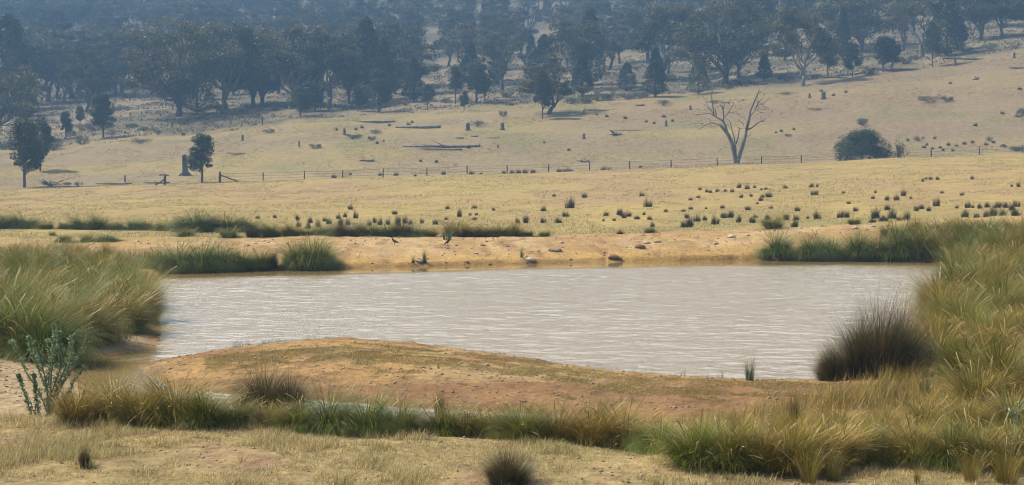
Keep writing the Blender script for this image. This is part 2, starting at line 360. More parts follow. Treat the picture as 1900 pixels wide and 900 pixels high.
def grass_mat(name, base, mid, tip, alt, straw, straw_amt=.2, trans=.16, objvar=.35):
    m, nt, out = node_mat(name)
    a = N(nt, "ShaderNodeAttribute", attribute_name="bl"); s = N(nt, "ShaderNodeSeparateColor"); nt.links.new(a.outputs["Color"], s.inputs[0])
    t = s.outputs[1]; r = s.outputs[0]
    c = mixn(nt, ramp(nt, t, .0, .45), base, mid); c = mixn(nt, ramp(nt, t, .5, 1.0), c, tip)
    oi = N(nt, "ShaderNodeObjectInfo")
    gp = N(nt, "ShaderNodeNewGeometry"); nn = noise(nt, gp.outputs["Position"], 1.1, 2, .5)
    am = N(nt, "ShaderNodeMath", operation='MULTIPLY'); nt.links.new(ramp(nt, nn, .38, .62), am.inputs[0]); am.inputs[1].default_value = .7
    c = mixn(nt, am.outputs[0], c, alt)
    om = N(nt, "ShaderNodeMath", operation='MULTIPLY'); nt.links.new(oi.outputs["Random"], om.inputs[0]); om.inputs[1].default_value = objvar
    c = mixn(nt, om.outputs[0], c, alt)
    c = mixn(nt, ramp(nt, r, 1-straw_amt-.03, 1-straw_amt+.03), c, straw)
    rr = N(nt, "ShaderNodeMath", operation='FRACT'); r7 = N(nt, "ShaderNodeMath", operation='MULTIPLY'); nt.links.new(r, r7.inputs[0]); r7.inputs[1].default_value = 7.31
    nt.links.new(r7.outputs[0], rr.inputs[0])
    c = mixn(nt, 1.0, c, mixn(nt, rr.outputs[0], (.5, .5, .5), (1.5, 1.5, 1.5)), 'MULTIPLY')
    c = mixn(nt, 1.0, c, mixn(nt, s.outputs[2], (.72, .74, .8), (1.28, 1.24, 1.15)), 'MULTIPLY')
    bs = N(nt, "ShaderNodeBsdfPrincipled"); bs.inputs["Roughness"].default_value = .55; bs.inputs["Specular IOR Level"].default_value = .3
    tr = N(nt, "ShaderNodeBsdfTranslucent"); nt.links.new(c, bs.inputs["Base Color"]); nt.links.new(c, tr.inputs[0])
    mx = N(nt, "ShaderNodeMixShader"); mx.inputs[0].default_value = trans; nt.links.new(bs.outputs[0], mx.inputs[1]); nt.links.new(tr.outputs[0], mx.inputs[2])
    nt.links.new(mx.outputs[0], out.inputs[0]); return m
M = {}
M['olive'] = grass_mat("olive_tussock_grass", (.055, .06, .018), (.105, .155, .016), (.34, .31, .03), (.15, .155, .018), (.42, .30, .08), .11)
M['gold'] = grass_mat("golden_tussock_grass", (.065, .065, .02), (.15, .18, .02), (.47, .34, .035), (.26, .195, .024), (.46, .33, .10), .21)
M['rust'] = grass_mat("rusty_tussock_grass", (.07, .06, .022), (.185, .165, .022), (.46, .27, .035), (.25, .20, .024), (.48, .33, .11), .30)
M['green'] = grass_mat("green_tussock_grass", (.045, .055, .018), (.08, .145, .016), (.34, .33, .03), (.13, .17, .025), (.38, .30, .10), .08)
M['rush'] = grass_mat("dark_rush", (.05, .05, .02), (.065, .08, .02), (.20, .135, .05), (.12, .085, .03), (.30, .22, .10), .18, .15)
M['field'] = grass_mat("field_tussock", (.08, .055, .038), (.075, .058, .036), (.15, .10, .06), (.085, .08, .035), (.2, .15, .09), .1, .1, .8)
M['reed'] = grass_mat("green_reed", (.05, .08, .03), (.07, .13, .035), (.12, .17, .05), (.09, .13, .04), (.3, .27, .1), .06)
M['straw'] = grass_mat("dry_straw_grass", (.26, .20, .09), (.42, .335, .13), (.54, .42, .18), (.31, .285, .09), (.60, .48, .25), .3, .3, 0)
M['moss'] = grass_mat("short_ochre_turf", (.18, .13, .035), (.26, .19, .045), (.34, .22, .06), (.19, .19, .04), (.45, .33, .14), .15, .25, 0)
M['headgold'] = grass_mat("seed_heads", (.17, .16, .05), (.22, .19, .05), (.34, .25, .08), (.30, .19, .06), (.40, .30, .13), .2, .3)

def tussock(name, n, r0, H, spread, mat, wid=.007, upright=.5, wind=.12, seg=5, seedn=0, droop=1.0, fall=.5):
    nt_ = max(26, n//55); g_ = rng.integers(0, nt_, n)          # blades grow in small tufts that lean together
    tr_ = np.sqrt(rng.random(nt_))*r0; tth = rng.random(nt_)*2*np.pi; tl = rng.normal(1, .14, nt_); tc_ = rng.normal(0, .28, nt_); ta = rng.normal(0, .55, nt_); tb = rng.random(nt_)
    bx = (tr_*np.cos(tth))[g_]+rng.normal(0, r0*.11, n); by = (tr_*np.sin(tth))[g_]+rng.normal(0, r0*.11, n)
    rad = np.minimum(np.hypot(bx, by), r0*1.15); th = np.arctan2(by, bx); q = rad/r0
    base = np.stack([bx, by, np.full(n, -.04)], -1)
    az = th+ta[g_]+rng.normal(0, .38, n)
    L = H*(rng.normal(.95, .15, n).clip(.3, 1.35))*tl[g_]*(1-fall*q**1.7)
    lean = (q*.55*(1-upright)+np.abs(rng.normal(0, .14, n)))*spread
    curve = np.maximum(.05, rng.normal(.55, .22, n)+tc_[g_]+q*.8)*(1-upright)*1.5*droop+rng.normal(0, .08, n)
    a = blades(n, base, az, L, lean, curve, wid*rng.uniform(.6, 1.3, n), seg, (wind, -wind*.1))
    rr_ = np.repeat(tb[g_], (seg+1)*2); a[2][:, 0] = np.clip(.5*a[2][:, 0]+.5*rr_, 0, 1); a[2][:, 2] = rr_
    me = np_mesh(name, a[0], a[1], mat, True, {"bl": a[2]})
    sm = None
    if seedn:
        rad = np.sqrt(rng.random(seedn))*r0; th = rng.random(seedn)*2*np.pi
        base = np.stack([rad*np.cos(th), rad*np.sin(th), np.full(seedn, 0)], -1)
        b = blades(seedn, base, th+rng.normal(0, .5, seedn), H*rng.uniform(.7, 1.05, seedn), np.abs(rng.normal(0, .2, seedn))+rad/r0*.3, rng.uniform(.5, 1.5, seedn)*(1-upright*.6), wid**.85*np.ones(seedn), 6, (wind*1.3, 0), head=np.ones(seedn, bool))
        sm = np_mesh(name+"_heads", b[0], b[1], M['headgold'] if mat != M['rush'] else mat, True, {"bl": b[2]})
    return me, sm
PT = {
 'olive': [tussock("olive_tussock", 3600, .30, 1.1, 1.1, M['olive'], .0075, rng.uniform(.12, .35), rng.uniform(0, .10), 6, 40, 1.15) for _ in range(4)],
 'gold': [tussock("golden_tussock", 3500, .32, 1.1, 1.1, M['gold'], .0075, rng.uniform(.12, .35), rng.uniform(0, .12), 6, 90, 1.1) for _ in range(4)],
 'rust': [tussock("rusty_tussock", 3200, .34, 1.0, 1.0, M['rust'], .0074, rng.uniform(.25, .42), rng.uniform(0, .12), 6, 80) for _ in range(3)],
 'green': [tussock("green_tussock", 3600, .30, 1.15, 1.2, M['green'], .008, rng.uniform(.05, .2), rng.uniform(0, .06), 7, 16, 1.35) for _ in range(4)],
 'rush': [tussock("dark_rush_clump", 3000, .27, 1.0, .62, M['rush'], .006, .42, .04, 6, 0) for _ in range(3)],
 'reed': [tussock("green_reed_clump", 150, .10, 1.0, .5, M['reed'], .008, .86, .03, 4, 0) for _ in range(3)],
 'field': [tussock("field_tussock", 420, .36, .95, .5, M['field'], .018, rng.uniform(.5, .8), .05, 3, 0, 1.0, .75) for _ in range(5)],
 'thin': [tussock("thin_grass_clump", 420, .13, 1.0, .45, M['gold'], .0036, .72, .03, 6, 30) for _ in range(2)],
}
KN = {'olive': 'grass_tussock', 'gold': 'grass_tussock', 'rust': 'grass_tussock', 'green': 'grass_tussock', 'rush': 'rush_clump', 'reed': 'reed_clump', 'field': 'field_tussock', 'thin': 'grass_clump'}
def put_tuss(kind, x, y, hpx, label, group=None, wf=1.0, dmin=10, cat=None, xyz=None, tilt=0):
    """tussock whose foot shows at photo pixel (x, y) and that is hpx photo pixels tall"""
    X, Y, Z = xyz if xyz else at(x, y, dmin)
    me, sm = random.choice(PT[kind]); h = hpx/F*Y
    s = h/{'olive': 1.0, 'gold': 1.02, 'rust': 1.02, 'green': .88, 'rush': 1.08, 'reed': 1.0, 'field': .72, 'thin': 1.05}[kind]
    o = link(KN[kind], me, None, (X, Y, max(Z, -.15)), (0, tilt, random.uniform(-.7, .7) if kind != 'field' else random.uniform(0, 6.28)), (s*wf, s*wf, s))
    if sm: link("seed_stalks", sm, o)
    tag(o, label, cat or {'rush': 'rush', 'reed': 'reeds', 'thin': 'grass'}.get(kind, 'grass tussock'), group)
    return o
_O = ["first","second","third","fourth","fifth","sixth","seventh","eighth","ninth","tenth","eleventh","twelfth","thirteenth","fourteenth","fifteenth","sixteenth","seventeenth","eighteenth","nineteenth","twentieth"]
_T = {20: "twenty", 30: "thirty", 40: "forty", 50: "fifty", 60: "sixty", 70: "seventy", 80: "eighty", 90: "ninety"}
def ordn(i):
    if i <= 20: return _O[i-1]
    if i % 10 == 0: return _T[i].replace("ty", "tieth")
    return _T[i//10*10]+"-"+_O[i % 10-1]

# ------------------------------------------------------------------ wood, bark, rock, leaf materials
def plain(name, c1, c2, scale=6, rough=.85, stretch=(1, 1, 1), bump=.4, dist=.03, spec=.2, coord="Object"):
    m, nt, out = node_mat(name); t = N(nt, "ShaderNodeTexCoord")
    n1 = noise(nt, t.outputs[coord], scale, 6, .65, stretch)
    c = mixn(nt, ramp(nt, n1, .35, .65), c1, c2)
    bs = N(nt, "ShaderNodeBsdfPrincipled"); bs.inputs["Roughness"].default_value = rough; bs.inputs["Specular IOR Level"].default_value = spec
    nt.links.new(c, bs.inputs["Base Color"]); bp = N(nt, "ShaderNodeBump"); bp.inputs["Strength"].default_value = bump; bp.inputs["Distance"].default_value = dist
    nt.links.new(n1, bp.inputs["Height"]); nt.links.new(bp.outputs[0], bs.inputs["Normal"]); nt.links.new(bs.outputs[0], out.inputs[0]); return m
M['bark'] = plain("dark_bark", (.10, .08, .065), (.20, .165, .135), 3, stretch=(1, 1, .25))
M['palebark'] = plain("pale_gum_bark", (.32, .29, .25), (.15, .13, .11), 1.2, stretch=(1, 1, .4))
M['deadwood'] = plain("weathered_grey_wood", (.14, .125, .11), (.33, .30, .27), 2.2, stretch=(1, 1, .3))
M['deaddark'] = plain("dark_weathered_wood", (.11, .10, .085), (.28, .25, .22), 1.6, stretch=(1, 1, .3))
M['postwood'] = plain("grey_post_wood", (.07, .06, .052), (.15, .13, .11), 8, stretch=(1, 1, .2))
M['wire'] = plain("rusty_wire", (.10, .07, .05), (.16, .12, .09), 4, .6)
M['rock'] = plain("pale_rock", (.60, .50, .38), (.36, .27, .19), 4, .9, bump=.7)
M['rockdark'] = plain("brown_rock", (.20, .14, .09), (.40, .30, .20), 4, .9, bump=.7)
M['clod'] = plain("earth_clod", (.16, .10, .06), (.30, .19, .11), 8, .95)
def leaf_mat(name, c1, c2, c3, trans=.18):
    m, nt, out = node_mat(name)
    a = N(nt, "ShaderNodeAttribute", attribute_name="bl"); s = N(nt, "ShaderNodeSeparateColor"); nt.links.new(a.outputs["Color"], s.inputs[0])
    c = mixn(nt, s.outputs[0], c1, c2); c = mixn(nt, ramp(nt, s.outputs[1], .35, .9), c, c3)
    oi = N(nt, "ShaderNodeObjectInfo"); v = mixn(nt, oi.outputs["Random"], (.75, .78, .82), (1.25, 1.2, 1.1))
    c = mixn(nt, 1.0, c, v, 'MULTIPLY')
    bs = N(nt, "ShaderNodeBsdfPrincipled"); bs.inputs["Roughness"].default_value = .55; bs.inputs["Specular IOR Level"].default_value = .25
    tr = N(nt, "ShaderNodeBsdfTranslucent"); nt.links.new(c, bs.inputs["Base Color"]); nt.links.new(c, tr.inputs[0])
    mx = N(nt, "ShaderNodeMixShader"); mx.inputs[0].default_value = trans; nt.links.new(bs.outputs[0], mx.inputs[1]); nt.links.new(tr.outputs[0], mx.inputs[2])
    nt.links.new(mx.outputs[0], out.inputs[0]); return m
M['gumleaf'] = leaf_mat("gum_leaves", (.06, .07, .035), (.11, .115, .05), (.23, .195, .09))
M['cypleaf'] = leaf_mat("cypress_needles", (.04, .065, .03), (.07, .095, .04), (.11, .12, .055), .1)
M['sapleaf'] = leaf_mat("sapling_leaves", (.055, .075, .04), (.085, .11, .055), (.14, .14, .07))
M['shrubleaf'] = leaf_mat("shrub_leaves", (.07, .085, .045), (.10, .115, .06), (.15, .145, .085))
M['brushleaf'] = leaf_mat("dry_brush", (.13, .105, .07), (.19, .155, .10), (.24, .19, .13))
M['thistle'] = leaf_mat("thistle_leaves", (.16, .23, .12), (.22, .30, .15), (.32, .39, .22), .2)

def tube(pts, rad, seg=6, rngn=.0, close=True):
    """tapered tube through pts with radii; quads"""
    P = np.asarray(pts, float); k = len(P); rad = np.broadcast_to(np.asarray(rad, float), (k,))
    T = np.gradient(P, axis=0); T /= np.linalg.norm(T, axis=1)[:, None]+1e-9
    up = np.array([0.31, .17, .94]); V = []
    for i in range(k):
        a = np.cross(T[i], up if abs(T[i]@up) < .93 else np.array([1., .1, 0])); a /= np.linalg.norm(a); b = np.cross(T[i], a)
        if i and V: 
            pa = prev-(prev@T[i])*T[i]; pa /= np.linalg.norm(pa)+1e-9; a = pa; b = np.cross(T[i], a)
        prev = a; th = np.arange(seg)*2*np.pi/seg
        rr = rad[i]*(1+(rng.random(seg)-.5)*2*rngn)
        V.append(P[i]+(np.cos(th)*rr)[:, None]*a+(np.sin(th)*rr)[:, None]*b)
    V = np.concatenate(V); Fq = []
    for i in range(k-1):
        for j in range(seg): Fq.append((i*seg+j, i*seg+(j+1) % seg, (i+1)*seg+(j+1) % seg, (i+1)*seg+j))
    if close:
        V = np.concatenate([V, P[:1], P[-1:]]); n0, n1 = k*seg, k*seg+1
        for j in range(0, seg, 2):
            Fq.append((n0, (j+2) % seg, j+1, j)); Fq.append((n1, (k-1)*seg+j, (k-1)*seg+j+1, (k-1)*seg+(j+2) % seg))
    return V, np.array(Fq), np.zeros((len(V), 3))
def wob(p0, p1, n, amp, sag=0):
    t = np.linspace(0, 1, n)[:, None]; P = np.array(p0)*(1-t)+np.array(p1)*t
    P[1:-1] += rng.normal(0, amp, (n-2, 3)); P[:, 2] += sag*np.sin(np.pi*t[:, 0]); return P
def leaves(C, size, asp=.45, spread_up=.0, shade=None, droop=.3):
    """a leaf spray quad at each centre"""
    n = len(C); d = rng.normal(0, 1, (n, 3)); d[:, 2] -= droop; d /= np.linalg.norm(d, axis=1)[:, None]
    a = np.cross(d, rng.normal(0, 1, (n, 3))); a /= np.linalg.norm(a, axis=1)[:, None]+1e-9
    s = size*rng.uniform(.5, 1.4, n)[:, None]
    V = np.stack([C-d*s*.5, C+a*s*asp*.5-d*s*.05, C+d*s*.5, C-a*s*asp*.5+d*s*.05], 1)
    Fq = np.arange(n*4).reshape(n, 4)
    sh = shade if shade is not None else rng.random(n)
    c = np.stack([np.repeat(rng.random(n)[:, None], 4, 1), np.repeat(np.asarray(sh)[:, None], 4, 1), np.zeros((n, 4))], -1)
    return V.reshape(-1, 3), Fq, c.reshape(-1, 3)
def shellpts(n, r, flat=1.0, inner=.35):
    d = rng.normal(0, 1, (n, 3)); d /= np.linalg.norm(d, axis=1)[:, None]
    rr = (inner+(1-inner)*rng.random(n)**.6)[:, None]
    return d*rr*np.array(r)*np.array([1, 1, flat])

def mesh_of(name, parts, mat, smooth=False):
    V, Fq, C = merge(parts); return np_mesh(name, V, Fq, mat, smooth, {"bl": C})

# all prototypes are 10 m tall (shrubs: 1 m)
def gum(name, width, nl=9000, lsize=.30, open_=.3, pale=False, low=.25, nclus=34, forks=4):
    tr, lv = [], []
    hf = rng.uniform(.8, 1.8)*low/.25; lean = rng.normal(0, .25, 2)
    base = [(0, 0, -.4), (0, 0, 0), (lean[0]*.4, lean[1]*.4, hf*.6), (lean[0], lean[1], hf)]
    tr.append(tube(base, [.42, .33, .26, .25], 8, .12)); fk = np.array(base[-1])
    limbs = []
    for k in range(forks):
        az = 2*np.pi*(k+rng.uniform(-.3, .3))/forks; q = rng.uniform(.35, .8)
        end = np.array([math.cos(az)*width*.34*q, math.sin(az)*width*.30*q, rng.uniform(5.2, 8)])
        P = wob(fk-(0, 0, .1), end, 7, .16); P[2:5, :2] += (end[:2]-fk[:2])*.12
        tr.append(tube(P, np.linspace(.17, .05, 7), 6, .1)); limbs.append(P)
    cl = []
    for k in range(nclus):
        az = rng.random()*6.28; q = math.sqrt(rng.random()); e = rng.uniform(0, 1)
        rad = width/2*(.28+.72*q)*(1-.25*e**2)
        z = low*10+1.2+(9.3-low*10-1.2)*(e*(1-.45*q**2)) 
        cl.append(np.array([math.cos(az)*rad*.9, math.sin(az)*rad*.8, z]))
    for c_ in cl:
        Lb = limbs[np.argmin([np.linalg.norm(P[-1][:2]-c_[:2]) for P in limbs])]
        k = int(np.clip(np.argmin(np.abs(Lb[:, 2]-(c_[2]-2.2))), 1, 6)); P = wob(Lb[k], c_, 5, .13, -.2)
        tr.append(tube(P, np.linspace(.06, .018, 5), 4, 0))
        n = nl//nclus; r = rng.uniform(.75, 1.35)*width/8.5
        sub = rng.normal(0, 1, (5, 3))*np.array([.55, .55, .3])*r+c_
        w_ = rng.integers(0, 5, n); pts = sub[w_]+shellpts(n, (r*.62, r*.62, r*.42), 1, .3)
        keep = fbm(pts[:, 0]*1.1, pts[:, 2]*1.3+pts[:, 1], 5, 2) > open_
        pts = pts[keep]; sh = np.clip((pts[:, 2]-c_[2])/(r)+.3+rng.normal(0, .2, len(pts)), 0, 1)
        lv.append(leaves(pts, lsize, .42, shade=sh, droop=.7))
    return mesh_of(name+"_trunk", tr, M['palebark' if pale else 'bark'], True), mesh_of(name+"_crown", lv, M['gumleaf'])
def cypress(name, width, nl=7000, round_=.5, bare=.08):
    tr = [tube([(0, 0, -.4), (0, 0, 0), (0, 0, 5), (.05, 0, 9.3)], [.3, .22, .12, .02], 7, .08)]
    e = rng.random(nl)**.85; z = bare*10+e*(9.95-bare*10); prof = np.minimum(1, (e/.16)**.6)*(1-e)**round_*1.12
    az = rng.random(nl)*6.28; lump = .35+1.05*fbm(az*1.9+20, z*1.1, int(width*37) % 97, 3)
    rad = width/2*prof*lump*(.45+.55*rng.random(nl)**.35)
    pts = np.stack([rad*np.cos(az), rad*np.sin(az), z+rng.normal(0, .1, nl)-.1*rad], -1)
    keep = fbm(az*2.4, z*1.0, 19, 3) > .36; pts = pts[keep]
    for k in range(14):
        zz = rng.uniform(bare*10+.3, 7); a = rng.random()*6.28; tr.append(tube(wob((0, 0, zz), (math.cos(a)*width*.35, math.sin(a)*width*.35, zz+.8), 4, .05), [.06, .04, .03, .012], 4))
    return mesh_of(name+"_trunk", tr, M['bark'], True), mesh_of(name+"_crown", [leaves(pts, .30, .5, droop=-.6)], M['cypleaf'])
def sapling(name, width, nl=9500, bare=.20, twin=False, mat='sapleaf', open_=.25, ncl=42, dome=False, lsz=.34):
    tr, lv = [], []
    tops = [(rng.normal(0, .2), rng.normal(0, .2), 8.6)] if not twin else [(-.8, .1, 8.2), (.9, -.1, 8.8)]
    for tp in tops:
        tr.append(tube([(tp[0]*.1, 0, -.3), (tp[0]*.15, 0, 0), (tp[0]*.5, tp[1]*.4, 4.5), tp], [.26, .20, .13, .03], 6, .1))
    for k in range(ncl):
        e = ((k+rng.random())/ncl)**.9; z = bare*10+.9+e*(9.0-bare*10); q = math.sqrt(rng.random()); a = rng.random()*6.28
        rr = width/2*(.25+.6*q)*math.sin(math.pi*(min(1, .22+.78*e))**1.1)**.6
        if dome: rr = width/2*(.15+.72*q)*math.sqrt(1-.85*e**2.2)
        tp = tops[k % len(tops)]; c_ = np.array([math.cos(a)*rr+tp[0]*e*.7, math.sin(a)*rr, z]); s0 = np.array([tp[0]*(z/10)*.6, 0, max(z-1.6, bare*9)])
        tr.append(tube(wob(s0, c_, 4, .08), [.07, .05, .03, .012], 4)); r = rng.uniform(.6, 1.25)*width/4.6
        n = nl//ncl; pts = c_+shellpts(n, (r, r, r*.75)); pts = pts[fbm(pts[:, 0]*1.5+3, pts[:, 2]*1.5+pts[:, 1], 3, 2) > open_]
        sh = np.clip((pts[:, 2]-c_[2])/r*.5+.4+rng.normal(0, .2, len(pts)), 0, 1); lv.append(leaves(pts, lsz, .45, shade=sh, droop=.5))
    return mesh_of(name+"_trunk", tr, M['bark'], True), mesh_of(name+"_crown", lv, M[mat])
def shrub(name, width, nl=1100, mat='shrubleaf', flat=False):
    tr, lv = [], []
    for k in range(11):
        a = rng.random()*6.28; q = math.sqrt(rng.random()); c_ = np.array([math.cos(a)*q*width*.36, math.sin(a)*q*width*.36, rng.uniform(.35, .78)*(1-.3*q)])
        tr.append(tube(wob((0, 0, -.05), c_, 4, .03), [.03, .022, .016, .008], 4))
        r = rng.uniform(.22, .34)*max(1, width*.6); pts = c_+shellpts(nl//11, (r, r, min(r*.8, .3))); pts[:, 2] = np.clip(pts[:, 2], .0, 1.02)
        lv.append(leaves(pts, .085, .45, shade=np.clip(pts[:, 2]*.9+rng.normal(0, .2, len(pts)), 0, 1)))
    return mesh_of(name+"_stems", tr, M['bark'], True), mesh_of(name+"_foliage", lv, M[mat])
TP = {
 'gumA': [gum("wide_gum", 11, 19000, .27, .20, False, .12, 46, 6), gum("wide_gum", 10.5, 18000, .27, .22, True, .14, 42, 5)],
 'gum': [gum("gum_tree", 8.5, 12000, .30, .2), gum("gum_tree", 9, 12000, .30, .24, True, .3), gum("gum_tree", 7.5, 11000, .30, .2)],
 'thingum': [gum("thin_gum", 7, 5200, .28, .3, True, .4, 24, 4), gum("thin_gum", 7.5, 5200, .28, .3, False, .35, 22, 5)],
 'cyp': [cypress("cypress", 4.0), cypress("cypress", 4.6, round_=.42, bare=.04), cypress("cypress", 3.4, round_=.6)],
 'roundcyp': [cypress("round_cypress", 7.4, 9000, .38, .06)],
 'sap': [sapling("sapling", 5.2), sapling("sapling", 4.6, 8800), sapling("sapling", 6, 9500, .25)],
 'twin': [sapling("twin_sapling", 5.0, 7000, .32, True)],
 'dome': [sapling('low_tree', 15, 24000, .0, False, 'cypleaf', .3, 46, True, .5)],
 'shrub': [shrub("shrub", 1.6), shrub("shrub", 1.9)], 'flatshrub': [shrub("low_shrub", 3.6, 1800)], 'brush': [shrub("brush", 2.0, 900, 'brushleaf'), shrub("brush", 2.4, 900, 'brushleaf')],
}
KT = {'gumA': ('gum_tree', 'gum tree'), 'gum': ('gum_tree', 'gum tree'), 'thingum': ('gum_tree', 'gum tree'), 'cyp': ('cypress_tree', 'cypress tree'), 'roundcyp': ('cypress_tree', 'cypress tree'), 'sap': ('young_tree', 'young tree'), 'twin': ('young_tree', 'young tree'), 'dome': ('low_tree', 'tree'), 'shrub': ('shrub', 'shrub'), 'flatshrub': ('shrub', 'shrub'), 'brush': ('brush_clump', 'brush')}
def put_tree(kind, x, yb, yt, wpx, label, group=None, dmin=60, xyz=None, rz=None, sink=.1):
    X, Y, Z = xyz if xyz else at(x, yb, dmin)
    pr = random.choice(TP[kind]); sh = 1.0 if kind in ('shrub', 'flatshrub', 'brush') else 10.0
    h = (yb-yt)/F*Y/sh; bb = np.array([v[:] for v in pr[1].vertices[:400:7]] if False else [0])
    o = bpy.data.objects.new(KT[kind][0], None); COL.objects.link(o); o.empty_display_size = .2
    o.location = (X, Y, Z-sink*h*(.3 if sh == 10 else .5)); o.rotation_euler = (0, 0, rz if rz is not None else random.uniform(0, 6.28))
    wm = wpx/F*Y/pr_w(pr[1]); o.scale = (wm, wm, h)
    link("trunk" if sh == 10 else "stems", pr[0], o); link("crown" if sh == 10 else "foliage", pr[1], o)
    return tag(o, label, KT[kind][1], group)
_w = {}
def pr_w(me):
    if me.name not in _w:
        a = np.empty(len(me.vertices)*3, np.float32); me.vertices.foreach_get("co", a); r = np.hypot(a[0::3], a[1::3]); _w[me.name] = 2*float(np.percentile(r, 96))
    return _w[me.name]

# ------------------------------------------------------------------ the near tussock banks
def ring(rows, tmpl, group, kinds, hf):
    """rows: (row phrase, d, x0, x1, n, height m, kinds)"""
    for phrase, dd, xa, xb, n, hm, ks in rows:
        for i in range(n):
            x = xa+(xb-xa)*(i+.5+random.uniform(-.28, .28))/n; Y = dd*(1+random.uniform(-.025, .025)); X = (x-950)/F*Y
            if float(pond_sd(X, Y)) < .12: 
                for _ in range(12):
                    X += -.12 if x < 900 else .12
                    if float(pond_sd(X, Y)) >= .15: break
            k = random.choice(ks); h = hm*random.uniform(.85, 1.15)
            put_tuss(k, 0, 0, h*F/Y, tmpl.format(o=ordn(i+1), r=phrase, k={'olive': 'olive', 'gold': 'golden', 'rust': 'rusty', 'green': 'green', 'rush': 'dark'}[k]), group, xyz=(X, Y, float(gz(X, Y))), wf=random.uniform(1.0, 1.25))
ring([
 ("nearest row", 24.6, -70, 100, 4, .95, ['green', 'olive', 'olive']),
 ("second row", 26.4, -80, 200, 5, 1.0, ['olive', 'green', 'gold']),
 ("third row", 28.6, -60, 268, 6, 1.0, ['olive', 'gold', 'green']),
 ("fourth row", 31.2, -60, 285, 6, 1.0, ['green', 'gold', 'olive']),
 ("fifth row", 34.0, -50, 275, 6, .95, ['gold', 'olive', 'green']),
 ("sixth row", 37.2, -50, 265, 6, .9, ['gold', 'olive', 'olive']),
 ("seventh row", 40.6, -40, 255, 6, .9, ['gold', 'olive', 'green']),
 ("eighth row", 44.3, -40, 245, 6, .8, ['gold', 'olive']),
 ("back row", 47.8, -40, 225, 5, .65, ['gold', 'olive']),
], "{k} tussock, {o} from the left, {r} of the thicket left of the pond", "tussocks of the thicket on the pond's left bank", None, None)
ring([
 ("third row", 18.9, 1790, 2010, 3, .68, ['gold', 'thin' if False else 'rust']),
 ("fourth row", 21.0, 1740, 2000, 4, .72, ['gold', 'olive', 'rust']),
 ("fifth row", 23.2, 1710, 1990, 4, .75, ['gold', 'rust', 'olive']),
 ("sixth row", 25.8, 1700, 1990, 5, .8, ['gold', 'olive']),
 ("seventh row", 28.6, 1708, 1990, 5, .85, ['gold', 'rust', 'olive']),
 ("eighth row", 31.6, 1722, 1990, 5, .95, ['gold', 'rust', 'olive']),
 ("ninth row", 35.0, 1738, 1990, 5, .95, ['gold', 'green']),
 ("tenth row", 39.0, 1752, 1990, 5, .9, ['gold', 'olive']),
 ("eleventh row", 43.5, 1768, 1990, 5, .9, ['gold', 'olive']),
 ("back row", 49, 1782, 1990, 4, .9, ['olive', 'gold']),
], "{k} tussock, {o} from the left, {r} of the grass right of the pond", "tussocks of the grass mass on the pond's right bank", None, None)
